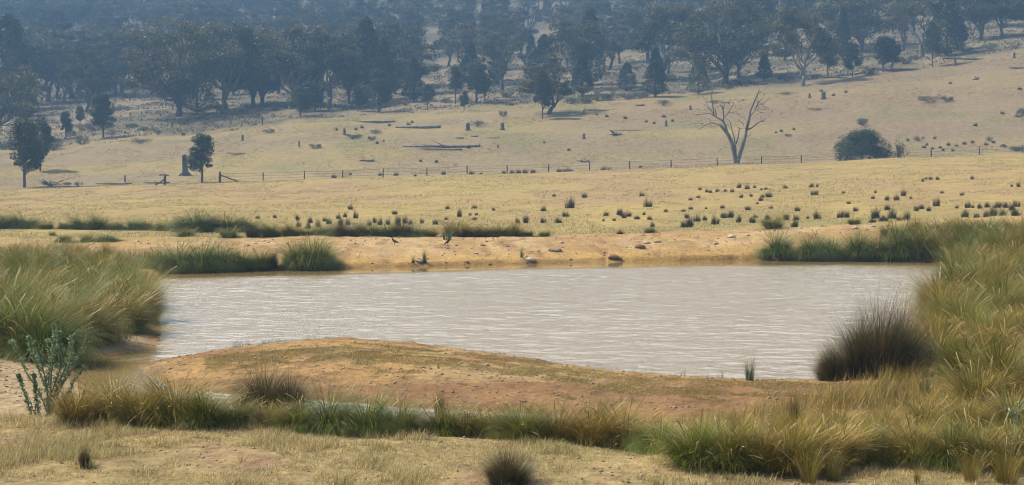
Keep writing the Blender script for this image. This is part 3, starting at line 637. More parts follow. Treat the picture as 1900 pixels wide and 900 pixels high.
# the tussock belt along the near side: (kind, x, foot y, height px, label)
FRONT = [
 ('rust', 150, 785, 84, 1.0, "rusty golden tussock just right of the thistle"),
 ('gold', 215, 782, 93, 1.0, "tall golden tussock before the brown inlet water"),
 ('gold', 262, 785, 78, 1.0, "green tussock between the golden one and the puddle edge"),
 ('gold', 325, 783, 86, 1.0, "golden tussock in front of the muddy tip of the spit"),
 ('olive', 385, 790, 68, 1.0, "olive tussock leaning right, left of the dark rush clump"),
 ('olive', 440, 788, 52, 1.0, "low olive tussock at the foot of the dark rush clump"),
 ('gold', 500, 792, 46, 1.0, "low golden tussock right below the dark rush clump"),
 ('olive', 555, 797, 59, 1.0, "olive tussock right of the dark rush clump"),
 ('green', 610, 802, 58, 1.0, "bright green tussock at the left end of the pale puddle"),
 ('green', 680, 805, 55, 1.0, "low green tussock below the pale puddle"),
 ('olive', 745, 803, 56, 1.0, "olive tussock with thin stalks, right of the pale puddle"),
 ('olive', 822, 808, 56, 1.0, "olive tussock where the near belt narrows, middle of the belt"),
 ('gold', 910, 812, 56, 1.0, "low golden tussock above the lone dark tuft"),
 ('olive', 968, 818, 71, 1.0, "olive gold tussock above and right of the lone dark tuft"),
 ('rust', 1035, 822, 76, 1.0, "rusty tussock left of the big russet one in the near belt"),
 ('rust', 1100, 828, 86, 1.0, "big russet tussock in the middle of the near belt"),
 ('gold', 1160, 832, 82, 1.0, "golden tussock hanging over its dark base in the near belt"),
 ('green', 1225, 845, 63, .9, "low green tussock in the gap right of the russet ones"),
 ('olive', 1290, 862, 86, 1.0, "big olive tussock, first after the gap in the near belt"),
 ('olive', 1345, 866, 88, 1.0, "big olive green tussock, second after the gap in the near belt"),
 ('rust', 1410, 870, 90, 1.0, "big rusty tussock, third after the gap in the near belt"),
 ('gold', 1470, 876, 88, 1.0, "big golden tussock, fourth after the gap in the near belt"),
 ('rust', 1535, 865, 84, .95, "rusty tussock, fifth after the gap in the near belt"),
 ('olive', 1590, 860, 78, 1.0, "olive tussock, sixth after the gap in the near belt"),
 ('rust', 1645, 860, 80, 1.0, "rusty tussock, seventh after the gap in the near belt"),
 ('gold', 1700, 862, 82, 1.0, "straw gold tussock, eighth after the gap in the near belt"),
 ('green', 1760, 862, 77, 1.0, "grey green tussock, ninth after the gap in the near belt"),
 ('gold', 1820, 862, 84, 1.0, "golden tussock, tenth after the gap in the near belt"),
 ('olive', 1885, 860, 88, 1.0, "olive tussock at the right end of the near belt"),
 ('rust', 1380, 812, 48, 1.0, "low rusty tussock behind the near belt, before the orange mud"),
 ('rust', 1470, 806, 50, 1.0, "low rusty tussock behind the near belt, below the small reeds"),
 ('gold', 1560, 808, 53, 1.0, "low golden tussock behind the belt, below the dark rush"),
 ('rust', 1640, 806, 56, 1.0, "low reddish tussock behind the belt, below two tiny tufts"),
 ('gold', 1720, 802, 62, 1.0, "straw tussock behind the belt, below the lone green tuft"),
 ('rust', 1800, 800, 64, 1.0, "rusty straw tussock behind the right end of the belt"),
 ('gold', 1880, 798, 72, 1.0, "golden straw tussock behind the belt at the picture edge"),
]
for k, x, y, h, wf, lb in FRONT:
    Y = {True: None}.get(False) or None
    # roots just behind the crest of the near rise
    yy = min(y, 880); Xa, Ya, Za = at(x, yy, 10)
    put_tuss(k, x, y, h*(1.36 if 590 < x < 860 else (1.0 if x < 290 else 1.13)), lb, "tussocks of the belt in front of the pond", xyz=(Xa, Ya, Za), wf=wf*1.15)
put_tuss('rush', 490, 757, 112, "dark green spiky rush clump before the sandy spit", None, wf=1.3)
put_tuss('rush', 540, 760, 102, "dark rush clump leaning right beside the bigger spiky one", None, wf=1.1)
# the big dark rush at the right shore
for x, y, h, tl, lb in ((1560, 704, 74, -.32, "dark drooping rush at the water's edge, foremost of the big clump"), (1592, 700, 112, -.22, "tall dark rush in the left half of the big shore clump"),
        (1632, 696, 150, -.05, "tallest dark rush in the middle of the big shore clump"), (1668, 690, 132, .1, "dark rush at the right flank of the big shore clump"), (1540, 706, 60, -.45, "low dark rush hanging over the water left of the big clump")):
    put_tuss('rush', x, y, h*1.14, lb, "dark rushes of the big shore clump", wf=.85, tilt=tl)
for k, x, y, h, wf, lb in [
 ('reed', 1571, 700, 62, 1.3, "bright green reeds growing against the big dark rush"), ('reed', 1392, 706, 52, 1.3, "small green reeds standing alone in the water edge"),
 ('reed', 1716, 736, 52, 1.5, "lone green tuft on the bare ground right of the dark rush"), ('rush', 1660, 742, 30, .9, "small dark tuft on bare ground, right one of two"), ('reed', 1641, 740, 36, 1.2, "thin tuft on bare ground, left one of two"),
 ('rush', 945, 898, 78, 1.55, "lone dark olive tuft on the dry grass at the bottom middle"),
 ('reed', 789, 488, 27, 1.5, "green reeds at the far shore beside a brown rock"), ('reed', 767, 488, 17, 1.4, "thin reeds left of the brown rock on the far shore"),
 ('reed', 968, 477, 19, 1.5, "short reeds behind a pale rock on the far bank"),
 ('thin', 1500, 897, 75, 1.3, "thin upright grass in front of the golden belt tussock"), ('thin', 1545, 893, 60, 1.2, "thin upright grass standing left of the bare slope end"),
 ('thin', 1800, 896, 72, 1.2, "thin straw grass on the bare edge, bottom right"), ('thin', 1868, 898, 96, 1.5, "thick stalky grass clump in the bottom right corner"), ('thin', 1702, 898, 48, .8, "sparse dark stalks on the bare edge, left of the straw grass"),
 ('rush', 155, 868, 50, .55, "sparse dark wisp of stalks on the dry grass, bottom left"),
 ('rush', 815, 772, 60, .5, "wispy dark stalks rising behind the middle of the belt"), ('rush', 1475, 800, 80, .45, "wispy dark stalks rising behind the golden belt tussock"),
 ('olive', 1850, 735, 125, .8, "tall olive green clump amid the dry straw at right"), ('olive', 1600, 655, 50, .6, "olive tussock tucked behind the big dark rush")]:
    put_tuss(k, x, y, h, lb, None, wf=wf)
# far shore
for k, x, y, h, wf, lb in [
 ('green', 300, 500, 45, 1.2, "green tussock at the left end of the long far shore clump"), ('green', 335, 502, 56, 1.2, "dark green tussock, second in the long far shore clump"), ('green', 372, 501, 56, 1.2, "dark green tussock, third in the long far shore clump"),
 ('green', 410, 500, 50, 1.2, "dark green tussock, fourth in the long far shore clump"), ('green', 445, 499, 42, 1.2, "green tussock at the right end of the long far shore clump"),
 ('olive', 487, 498, 42, 1.0, "yellow green tussock between the long clump and the round one"), ('rush', 505, 497, 40, .7, "narrow dark rush left of the round far shore tussock"), ('green', 550, 496, 48, 1.0, "tussock on the left flank of the round far shore one"),
 ('green', 577, 496, 58, 1.25, "big round green tussock on the far shore"), ('green', 595, 497, 46, 1.0, "tussock on the right flank of the round far shore one")]:
    put_tuss(k, x, y, h, lb, "tussocks on the far shore at left", wf=wf, dmin=40)
for i, (k, x, y, h, wf) in enumerate([('green', 1440, 476, 46, 1.1), ('green', 1505, 478, 48, 1.0), ('green', 1540, 477, 48, 1.0), ('green', 1592, 478, 52, 1.0), ('olive', 1628, 477, 50, 1.1), ('green', 1668, 479, 62, 1.0), ('olive', 1705, 479, 66, 1.0), ('gold', 1745, 478, 68, 1.0), ('olive', 1785, 476, 70, 1.0), ('green', 1825, 474, 68, 1.0), ('olive', 1865, 474, 66, 1.0), ('gold', 1905, 472, 66, 1.0)]):
    put_tuss(k, x, y, h, ["round green tussock standing alone at the left end of the far shore row", None][0] if i == 0 else f"{ordn(i+1)} tussock from the left in the far shore row at right", "row of tussocks on the far shore at right", wf=wf, dmin=40)
for i, (k, x, y, h) in enumerate([('olive', 1655, 440, 30), ('gold', 1700, 436, 32), ('olive', 1745, 436, 36), ('gold', 1790, 434, 36), ('olive', 1835, 434, 34), ('gold', 1880, 433, 34)]):
    put_tuss(k, x, y, h, f"{ordn(i+1)} tussock from the left behind the far shore row", "tussocks behind the far shore row", wf=1.4, dmin=55)
# low green belt behind the far bank
i = 0
BELT = [('olive', 15, 424, 26), ('green', 45, 424, 24), ('olive', 85, 425, 20), ('olive', 85+35, 425, 18), ('green', 150, 425, 20), ('olive', 185, 426, 25), ('olive', 215, 427, 22), ('green', 245, 427, 20), ('olive', 275, 426, 18), ('olive', 305, 428, 22), ('olive', 335, 430, 26),
 ('green', 365, 431, 30), ('olive', 395, 431, 30), ('olive', 425, 431, 32), ('green', 455, 430, 26), ('olive', 345, 440, 22), ('olive', 425, 443, 22), ('green', 470, 443, 22), ('olive', 505, 442, 20), ('olive', 540, 441, 20), ('olive', 575, 442, 24), ('green', 600, 444, 24), ('olive', 635, 447, 28),
 ('olive', 665, 446, 26), ('green', 692, 447, 26), ('olive', 720, 448, 26), ('olive', 745, 447, 28), ('green', 770, 446, 24), ('rust', 795, 447, 24), ('gold', 850, 447, 26), ('gold', 880, 447, 28), ('gold', 905, 446, 24), ('olive', 930, 447, 22), ('gold', 955, 449, 18), ('olive', 980, 448, 14), ('olive', 1010, 446, 12), ('gold', 1150, 441, 9), ('olive', 1206, 437, 14), ('olive', 1434, 424, 18), ('olive', 1585, 418, 14)]
for k, x, y, h in BELT:
    i += 1; k = random.choices([k, 'rush', 'rust'], [6, 1.6, 1])[0] if x < 800 else k; put_tuss(k, x, y, h*random.uniform(.85, 1.5), f"{ordn(i)} clump from the left in the low green belt behind the far bank", "low green belt behind the far bank", wf=1.5, dmin=61)
for x, y, h, wf, lb in [(118, 449, 15, 1.6, "low grey green clump on the golden flat, leftmost of three"), (162, 449, 16, 1.4, "low green clump on the golden flat, middle of three"), (198, 449, 18, 2.0, "low green clump on the golden flat, rightmost of three"), (97, 438, 10, 1.2, "tiny tuft on the golden flat above the three clumps")]:
    put_tuss('green', x, y, h, lb, None, wf=wf, dmin=50)
put_tuss('reed', 830, 445, 28, "upright blue green plant on the crest of the far bank", None, 2.4, 50)

# ------------------------------------------------------------------ dark tussocks scattered over the field
FT = [(1371,348,8,8),(1312,356,6,6),(1331,355,6,7),(1028,364,5,9),(1085,366,9,9),(1191,363,7,9),(1427,365,10,12),(1412,372,8,8),(1600,364,0,0),(1058,385,18,18),(1202,383,14,14),(1341,386,7,8),(1008,391,9,10),(1540,0,0,0),
 (650,388,9,9),(733,397,7,14),(830,387,6,8),(880,386,7,8),(596,383,0,0),(916,390,5,6),(995,0,0,0),(1098,0,0,0),(1050,401,9,13),(1125,400,9,9),(1154,400,9,9),(1205,407,8,8),(1275,404,8,9),(1293,410,12,12),(1345,404,6,10),(1402,403,6,10),(1545,0,0,0),
 (1140,409,5,7),(1120,410,5,5),(660,404,14,8),(852,402,14,8),(872,399,5,6),(884,399,6,6),(610,415,12,10),(632,418,14,10),(695,413,10,8),(570,0,0,0),(762,416,10,9),(808,416,11,10),(880,408,6,10),(828,407,5,8),(975,413,14,10),(1008,413,10,10),(1035,413,10,12),(960,414,12,8),
 (705,417,14,8),(720,416,13,7),(738,418,18,10),(752,414,15,8),(783,414,10,7),(554,421,13,9),(572,424,15,9),(590,421,15,9),(603,410,8,8),(576,413,10,8),(628,405,9,8),(646,417,12,9),(685,418,10,8),(668,0,0,0),(478,405,6,8),(510,404,7,6),(552,408,10,8),(534,0,0,0),(640,402,8,7),
 (1155,0,0,0),(1525,0,0,0),(1150,398,12,12),(1165,401,10,12),(1158,404,6,10),(1182,406,8,10),(1195,398,6,6),(1210,421,10,8),(1235,392,5,7),
 (1505,347,7,8),(1516,346,5,5),(1458,349,6,9),(1512,361,9,18),(1299,352,6,6),(1318,357,6,7),(1346,355,5,6),(1359,356,7,7),(1386,350,9,9),(1400,348,5,6),(1413,352,4,5),(1421,351,5,6),(1333,0,0,0),(1296,366,5,7),(1281,371,5,12),(1375,366,6,7),(1394,364,5,6),(1415,366,6,8),(1405,378,4,5),(1565,358,4,8),(1282,388,6,8),(1268,392,5,9),(1310,387,4,5),(1388,389,7,12),(1431,386,5,7),(1479,391,9,10),(1487,0,0,0),(1575,377,5,12),
 (1624,357,5,5),(1676,363,13,9),(1620,368,6,7),(1646,371,9,8),(1634,0,0,0),(1664,371,9,10),(1690,368,5,5),(1748,358,5,7),(1785,362,5,8),(1712,336,6,5),(1718,332,5,5),(1727,333,6,7),(1740,333,6,6),(1804,332,7,6),(1877,346,5,4),(1890,346,10,3),
 (1588,391,8,10),(1646,389,10,11),(1738,382,16,12),(1705,0,0,0),(1700,391,10,10),(1710,387,9,10),(1724,391,9,8),(1796,385,12,10),(1805,385,6,6),(1818,386,9,10),(1832,384,9,12),(1850,385,11,14),(1866,385,10,10),(1886,383,12,12),(1877,390,14,12),(1775,386,6,6),
 (1270,421,14,14),(1281,421,20,10),(1308,408,9,9),(1327,416,16,13),(1342,403,9,12),(1356,403,14,12),(1371,412,13,10),(1397,413,11,12),(1424,408,11,11),(1445,409,9,10),(1458,408,12,12),(1477,408,10,12),(1499,405,5,6),(1516,406,15,14),(1560,403,13,12),(1572,403,12,10),(1625,405,18,16),(1640,410,12,16),(1655,405,18,14),(1682,408,17,14),(1669,409,9,9),(1618,417,10,12),(1474,422,13,12),(1790,402,14,12),(1830,402,12,10),(1842,400,16,14),(1885,402,12,14),(1860,399,12,12),(1812,407,10,10),(1765,0,0,0)]
FT = [f for f in FT if f[2] > 0]
FT.sort(key=lambda f: f[1])
bands = [(0, 360, "top scatter"), (360, 380, "upper scatter"), (380, 396, "middle scatter"), (396, 408, "lower scatter"), (408, 900, "lowest scatter")]
for a, b, nm in bands:
    sub = sorted([f for f in FT if a <= f[1] < b])
    for i, (x, y, h, wd) in enumerate(sub):
        o = put_tuss('field', x, y+1, h*1.08, f"dark tussock, {ordn(i+1)} from the left in the golden field's {nm}", "dark tussocks on the golden field", wf=max(.6, min(1.5, wd/h*1.0)), dmin=62)
# small ones of the paddock beyond and along the fence
PT2 = [(620,330,6),(655,0,0),(935,323,6),(950,323,7),(962,323,8),(975,322,7),(990,322,7),(1038,320,7),(1050,320,7),(1058,320,7),(1120,318,8),(1131,318,6),(875,324,7),(893,325,5),(705,326,5),(735,326,6),(808,0,0),(823,324,6),(770,327,4),(1189,312,5),
 (650,325,4),(780,300,4),(810,302,5),(657,0,0),(870,275,5),(1055,280,4),(1010,266,3),(1450,245,4),(1473,241,4),(1440,247,3),(1466,0,0),(1524,170,4),(1546,178,4),(1570,172,4),(1763,156,4),(1810,234,5),(1860,212,5),(1892,167,5),(1500,0,0),(712,263,3),(700,267,4),(690,0,0),(778,208,0),(758,232,5),(740,0,0),(722,234,4),(765,228,4),(672,238,5),(660,241,4),(625,242,4),(950,196,5),(1107,214,3),(1126,217,4),(1160,221,5),(1175,0,0),(1199,227,4),(1214,230,4),(1232,218,5),(1248,226,4),(1685,262,4),(1735,258,4),(1700,0,0),(1760,270,5),(1775,272,4),(1790,268,5),(1805,266,5),(1830,270,5),(1843,266,5),(1745,275,4),(1715,275,5),(1720,270,4),(1730,277,4),(1750,280,4),(1768,281,4)]
PT2 = [p for p in PT2 if p[2] > 0]
for a, b, nm in [(0, 236, "far part"), (236, 300, "middle part"), (300, 900, "strip along the fence")]:
    for i, (x, y, h) in enumerate(sorted(p for p in PT2 if a <= p[1] < b)):
        put_tuss('field', x, y, h*1.15, f"tiny dark tuft, {ordn(i+1)} from the left, {nm} of the far paddock", "tiny tufts in the far paddock", wf=1.3, dmin=181)

# ------------------------------------------------------------------ trees standing singly
T1 = [
 ('sap', 45, 348, 222, 64, "young gum leaning at the paddock's left edge, nearer of the pair"), ('sap', 74, 318, 228, 48, "slim young gum behind the nearer one at the left edge"),
 ('sap', 375, 339, 250, 52, "small round young gum beside the hollow stump"), ('sap', 192, 256, 175, 46, "lone young tree on a bare stem in the grey scrub"),
 ('sap', 122, 257, 208, 24, "small sapling left of the lone young tree in the scrub"), ('sap', 149, 233, 197, 17, "smallest sapling in the grey scrub, behind its neighbours"),
 ('gumA', -8, 268, 88, 165, "dark spreading gum cut off by the picture's left edge"), ('cyp', 12, 205, 28, 110, "tall dark cypress behind the gum at the left edge"),
 ('thingum', 88, 190, 45, 130, "airy gum with pale forked trunk left of the cypress thicket"), ('gum', 135, 182, 36, 130, "brownish gum between the pale forked one and the cypress"), ('cyp', 182, 178, 92, 55, "dark cypress between the gums, left of the great gum"), ('gum', 215, 175, 42, 110, "grey gum just left of the great spreading gum"),
 ('gumA', 332, 216, 18, 205, "great spreading gum with many fanned limbs"), ('roundcyp', 365, 213, 108, 82, "dark broad cypress at the foot of the great gum"),
 ('gum', 418, 203, 30, 150, "gum with pale lower limbs right of the great gum"), ('gumA', 470, 196, 38, 150, "wide gum, second right of the great gum"), ('gum', 540, 203, 32, 150, "dark gum with bleached branches, third right of the great gum"), ('gum', 610, 198, 34, 130, "gum left of the tall slender cypress"),
 ('cyp', 575, 196, 108, 60, "dark cypress below the bleached branches"), ('sap', 557, 216, 162, 38, "pale small tree before the dark gums"), ('sap', 585, 207, 155, 34, "small tree beside the pale small one"),
 ('cyp', 680, 192, 32, 66, "tall slender cypress at the forest edge, left of the middle"), ('cyp', 712, 185, 70, 42, "narrow cypress right of the tall slender one"), ('sap', 703, 208, 132, 52, "round headed young tree before the tall cypress"),
 ('sap', 664, 207, 158, 30, "small leaning tree left of the round headed one"), ('cyp', 733, 174, 80, 40, "cypress with a dark bare stem behind the round headed tree"), ('cyp', 768, 190, 106, 44, "bushy young cypress, fourth in the cypress row"),
 ('sap', 794, 200, 158, 30, "low silvery young tree below the cypress row"), ('twin', 845, 193, 124, 30, "young tree on two thin stems"), ('sap', 861, 206, 170, 18, "tiny round sapling in front of the twin stemmed tree"), ('sap', 884, 192, 116, 46, "oval young gum right of the twin stemmed tree"),
 ('gum', 900, 188, 98, 46, "brown topped gum behind the oval young one"), ('cyp', 873, 160, 78, 44, "dark cypress behind the twin stemmed tree"), ('cyp', 925, 150, 65, 30, "slim pointed cypress right of the brown topped gum"),
 ('sap', 1007, 221, 130, 34, "dark narrow tree with its stem clear, foremost of the cluster"), ('gum', 1018, 212, 103, 118, "dense dark gum behind the narrow foremost tree"), ('cyp', 1010, 160, 64, 62, "round topped cypress behind the dense dark gum"),
 ('cyp', 1095, 158, 14, 58, "tallest pointed cypress in the middle of the forest edge"), ('cyp', 1080, 179, 96, 40, "cypress with bare stem in front of the tallest pointed one"), ('cyp', 1163, 169, 116, 36, "small conical cypress on the open slope, left of the pair"),
 ('cyp', 1216, 180, 112, 46, "bushy cypress in the slope pair, nearer one"), ('cyp', 1216, 150, 90, 34, "cypress in the slope pair, farther and higher one"), ('roundcyp', 1296, 175, 117, 46, "round green cypress on a short stem left of the dead tree"),
 ('gumA', 1345, 156, -25, 210, "huge gum with twin pale trunks above the dead tree"), ('cyp', 1418, 150, 98, 30, "small dark cypress under the huge gum's right limbs"), ('gum', 1490, 158, 0, 108, "well formed gum casting a shadow on the paddock edge"), ('sap', 1536, 143, 72, 46, "dark young tree just right of the well formed gum"),
 ('sap', 1582, 143, 80, 34, "conical young tree on a thin stem, upper right slope"), ('sap', 1638, 134, 68, 40, "young tree, left of two close together on the upper slope"), ('sap', 1656, 131, 72, 34, "young tree, right of two close together on the upper slope"),
 ('gumA', 1598, 96, -48, 170, "leaning gum with dark bare forked trunk"), ('gum', 1560, 92, -40, 110, "gum behind the leaning forked one"), ('thingum', 1676, 95, -8, 70, "open gum with a crooked bleached limb"), ('sap', 1730, 124, 42, 34, "slender young tree on a tall stem, upper right slope"), ('cyp', 1757, 104, -14, 62, "tall dark cypress on the upper right slope"),
 ('thingum', 1806, 78, 4, 50, "sparse gum with a dark thin trunk near the right edge"), ('thingum', 1818, 76, 8, 30, "sparse gum with a white trunk near the right edge"), ('gum', 1860, 68, -22, 90, "gum at the top right of the slope"), ('gum', 1920, 62, -20, 100, "gum half cut off by the right edge"), ('sap', 1775, 95, 30, 40, "young tree right of the tall dark cypress"),
]
for k, x, yb, yt, wp, lb in T1: put_tree(k, x, yb, yt, wp, lb, "trees along the forest edge", dmin=182)
put_tree('dome', 1600, 298, 247, 96, "dark wide crowned low tree by the fence on the right", None, dmin=184)
put_tree('shrub', 1664, 295, 252, 40, "upright dark bush beside the wide crowned low tree", None, dmin=184)
S1 = [('shrub', 1601, 233, 214, 24, "dark round shrub on the slope above the wide low tree"), ('flatshrub', 1728, 190, 173, 52, "flat spreading shrub on the upper right paddock"), ('shrub', 1758, 188, 176, 24, "small umbrella shaped shrub touching the flat one"), ('flatshrub', 1328, 192, 183, 34, "flat dark shrub seen behind the dead tree"), ('flatshrub', 1462, 176, 169, 44, "flat low shrub above and right of the dead tree"), ('flatshrub', 1512, 205, 198, 26, "small flat shrub on the pink slope"),
 ('flatshrub', 885, 235, 220, 42, "wide grey shrub behind a stump"), ('shrub', 933, 216, 201, 18, "dark ball shrub on a short stem"), ('shrub', 655, 257, 245, 36, "low grey shrub below the long dark log"), ('shrub', 690, 260, 250, 18, "small green shrub right of the low grey one"), ('flatshrub', 438, 288, 281, 34, "flat green shrub in the left paddock"), ('shrub', 585, 275, 264, 26, "pale green shrub by a thin post"), ('shrub', 697, 248, 238, 24, "grey shrub left of the bleached log"),
 ('shrub', 1705, 262, 249, 22, "dark shrub on the yellow slope, right of the wide low tree"), ('shrub', 1836, 262, 250, 14, "small dark shrub on the far right slope"), ('shrub', 1862, 274, 265, 14, "low brown shrub, left of two at the right edge"), ('shrub', 1886, 281, 267, 34, "low brown shrub, right of two at the right edge"), ('shrub', 1896, 215, 195, 20, "dark shrub cut by the right edge"), ('flatshrub', 1230, 196, 182, 36, "grey bush just below the cypress pair"), ('shrub', 1462, 253, 246, 16, "small green shrub right of the dead tree"),
 ('shrub', 146, 346, 334, 18, "round grey shrub near the fence, right of a brush heap"), ('shrub', 90, 344, 334, 26, "low dark shrub below the young gum pair"), ('shrub', 125, 344, 335, 15, "small shrub between two others near the fence"), ('shrub', 293, 250, 237, 16, "dark shrub at the scrub border on the left"), ('shrub', 340, 252, 243, 10, "tiny shrub at the scrub border"), ('flatshrub', 262, 266, 254, 50, "low brush mound at the scrub border"), ('shrub', 150, 268, 246, 30, "grey green shrub left of the lone young tree"), ('shrub', 100, 278, 254, 40, "pale shrub behind the slim young gum"), ('shrub', 500, 247, 235, 28, "grey shrub at the middle scrub border")]
for k, x, yb, yt, wp, lb in S1: put_tree(k, x, yb, yt, wp, lb, None, dmin=182)
# bushes among the front trees
i = 0
for x in np.linspace(20, 1240, 46):
    e = np.interp(x, [0, 150, 250, 450, 700, 900, 1150, 1300], [272, 262, 252, 232, 205, 196, 186, 168]); yb = e-random.uniform(0, 36); h = random.uniform(9, 20); i += 1
    put_tree(random.choice(['shrub', 'brush', 'brush']), x+random.uniform(-9, 9), yb, yb-h, h*random.uniform(1.5, 2.6), f"scrub bush, {ordn(i)} from the left along the grey scrub border", "scrub bushes along the forest edge", dmin=182)
i = 0
for x, y, h, w_ in [(1110,188,20,40),(1135,186,18,44),(1165,184,16,40),(1190,182,14,30),(1060,193,18,30),(1085,192,20,36),(1320,166,14,26),(1365,158,14,34),(1395,156,12,30),(1445,148,16,26),(1460,150,18,28),(1515,146,12,22),(1610,140,16,24),(1622,138,12,20),(1680,118,20,34),(1700,112,14,26),(1790,98,18,34),(1835,92,16,30),(1885,90,14,26),(1350,166,12,22)]:
    i += 1; put_tree(random.choice(['shrub', 'brush']), x, y, y-h, w_, f"undergrowth bush, {ordn(i)} in the string under the trees of the right slope", "bushes under the trees of the right slope", dmin=182)

# ------------------------------------------------------------------ forest behind
rows = [("first", 312, 345, 13), ("second", 345, 385, 19), ("third", 385, 430, 26), ("fourth", 430, 480, 36), ("fifth", 480, 535, 40), ("sixth", 535, 600, 44)]
for nm, d0, d1, n in rows:
    for i in range(n):
        x = -30+1960*(i+.5+random.uniform(-.3, .3))/n; Y = random.uniform(d0, d1); X = (x-950)/F*Y; Z = float(gz(X, Y))
        if x > 1600 and d1 < 400: Z += 0
        k = random.choices(['gum', 'thingum', 'gumA', 'cyp'], [4, 4, 1.2, 1.6])[0]; hm = random.uniform(13, 19) if k != 'cyp' else random.uniform(9, 14)
        yb = HY-(Z-CAMZ)*F/Y; hp = hm*F/Y; wp = hp*{'gum': .8, 'thingum': .75, 'gumA': 1.0, 'cyp': .42}[k]*random.uniform(.85, 1.15)
        put_tree(k, x, yb, yb-hp, wp, f"hazy {'cypress' if k == 'cyp' else 'gum'}, {ordn(i+1)} from the left in the forest's {nm} ridge row back", "hazy trees in the forest behind", xyz=(X, Y, Z))
# far-off wood as one mass
lv, tk = [], []
nT = 1500
Yf = 590+300*rng.random(nT); uf = rng.uniform(-250, 2150, nT); Xf = (uf-950)/F*Yf; Zf = gz(Xf, Yf)
dens = fbm(Xf/90, Yf/90, 88, 3)
for i in range(nT):
    if dens[i] < .36: continue
    h = rng.uniform(12, 19); wd = h*.42; n = int(np.clip(340*(700/Yf[i])**1.1, 130, 380)); e = rng.random(n)
    az = rng.random(n)*6.28; cl = rng.integers(0, 7, n); cc_ = rng.normal(0, 1, (7, 3))*np.array([wd*.42, wd*.42, h*.13])+np.array([0, 0, h*.66])
    pts = cc_[cl]+shellpts(n, (wd*.36, wd*.36, h*.14)); pts[:, 2] = np.clip(pts[:, 2], h*.25, h)
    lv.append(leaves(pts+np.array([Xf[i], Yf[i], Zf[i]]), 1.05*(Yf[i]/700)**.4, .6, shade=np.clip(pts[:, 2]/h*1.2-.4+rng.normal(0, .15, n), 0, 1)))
    if i % 2 == 0: tk.append(tube([(Xf[i], Yf[i], Zf[i]-.5), (Xf[i]+rng.normal(0, .6), Yf[i], Zf[i]+h*.75)], [.32, .1], 4, close=False))
fw = link("far_woodland", mesh_of("far_woodland", lv, M['gumleaf'])); tag(fw, "blue hazed mass of far eucalypt woodland covering the distant hills", "woodland", None, "stuff")
ft = link("woodland_trunks", mesh_of("woodland_trunks", tk, M['palebark']), fw)

for k, x, y, h, lb in [('gold', 868, 811, 66, "golden tussock beside the thin middle part of the near belt, above bare ground"), ('olive', 895, 810, 54, "low olive tussock between two golden ones in the middle of the belt")]:   # two gap fillers
    put_tuss(k, x, y, h, lb, "tussocks of the belt in front of the pond", wf=1.2)
# ------------------------------------------------------------------ post and wire fence
def P3(x, y, d): return np.array([(x-950)/F*d, d, CAMZ+d*(HY-y)/F])
def finish(name, parts, mat, parent=None, smooth=True): return link(name, mesh_of(name, parts, mat, smooth), parent)
def post(h, r=.07, tap=.85, rough=.12):
    k = 5; z = np.linspace(-.35, h, k); P = np.stack([rng.normal(0, .006, k), rng.normal(0, .006, k), z], -1)
    return tube(P, np.linspace(r, r*tap, k), 8, rough)
fence = bpy.data.objects.new("farm_fence", None); COL.objects.link(fence)
tag(fence, "thin post and wire fence running across the paddock behind the golden field", "fence")
posts = [488, 565, 636, 711, 792, 867, 941, 1018, 1094, 1168, 1245, 1331, 1413, 1487, 1645, 1728, 1817, 1898, 1975]
fd = 187.0; fence.location = (0, fd, 0)
tops = []
for x in posts:
    X = (x-950)/F*fd; Z = float(gz(X, fd)); h = 1.12*random.uniform(.93, 1.07)
    link("post", mesh_of("post", [post(h, .085)], M['postwood'], True), fence, (X, 0, Z), (random.uniform(-.03, .03), random.uniform(-.03, .03), 0)); tops.append((X, Z, h))
X0 = (408-950)/F*fd; Z0 = float(gz(X0, fd)); link("end_post", mesh_of("end_post", [post(1.45, .17)], M['postwood'], True), fence, (X0, 0, Z0)); tops.insert(0, (X0, Z0, 1.3))
xb = (442-950)/F*fd; Pb = [(X0, 0, Z0+1.05), ((X0+xb)/2, 0, (Z0+1.05+float(gz(xb, fd)))/2), (xb, 0, float(gz(xb, fd)))]
finish("brace", [tube(Pb, .09, 6, .1)], M['postwood'], fence)
for f in (.93, .62, .3):
    ws_ = []
    for (xa, za, ha), (xc, zc, hc) in zip(tops[:-1], tops[1:]):
        ws_.append(tube([(xa, 0, za+f*ha), ((xa+xc)/2, 0, (za+zc+f*ha+f*hc)/2-.04), (xc, 0, zc+f*hc)], .012, 4, 0, False))
    finish("wire", ws_, M['wire'], fence)
# the other side of the gateway
gb = bpy.data.objects.new("strainer_post", None); COL.objects.link(gb); X, Y, Z = (306-950)/F*185.5, 185.5, 0; Z = float(gz(X, Y)); gb.location = (X, Y, Z)
link("post", mesh_of("post", [post(1.35, .19)], M['postwood'], True), gb)
finish("cap_rail", [tube([(-.75, 0, 1.28), (0, 0, 1.31), (.5, 0, 1.24)], .08, 6, .15)], M['postwood'], gb)
finish("brace", [tube([(-.1, 0, .75), (-.7, 0, .28), (-1.3, 0, -.05)], .09, 6, .15)], M['postwood'], gb)
tag(gb, "thick old strainer post with a slanting brace, left of the hollow stump", "fence post")
for x, y, d, h, lb in [(232, 338, 186, .95, "single short post left of the braced strainer post"), (555, 272, 0, .9, "lone grey post standing in the middle paddock"), (487, 232, 0, 1.6, "thin lone post at the scrub border")]:
    X, Y, Z = at(x, y, 182); tag(link("fence_post", mesh_of("fence_post", [post(h, .12)], M['postwood'], True), None, (X, Y, Z)), lb, "post")

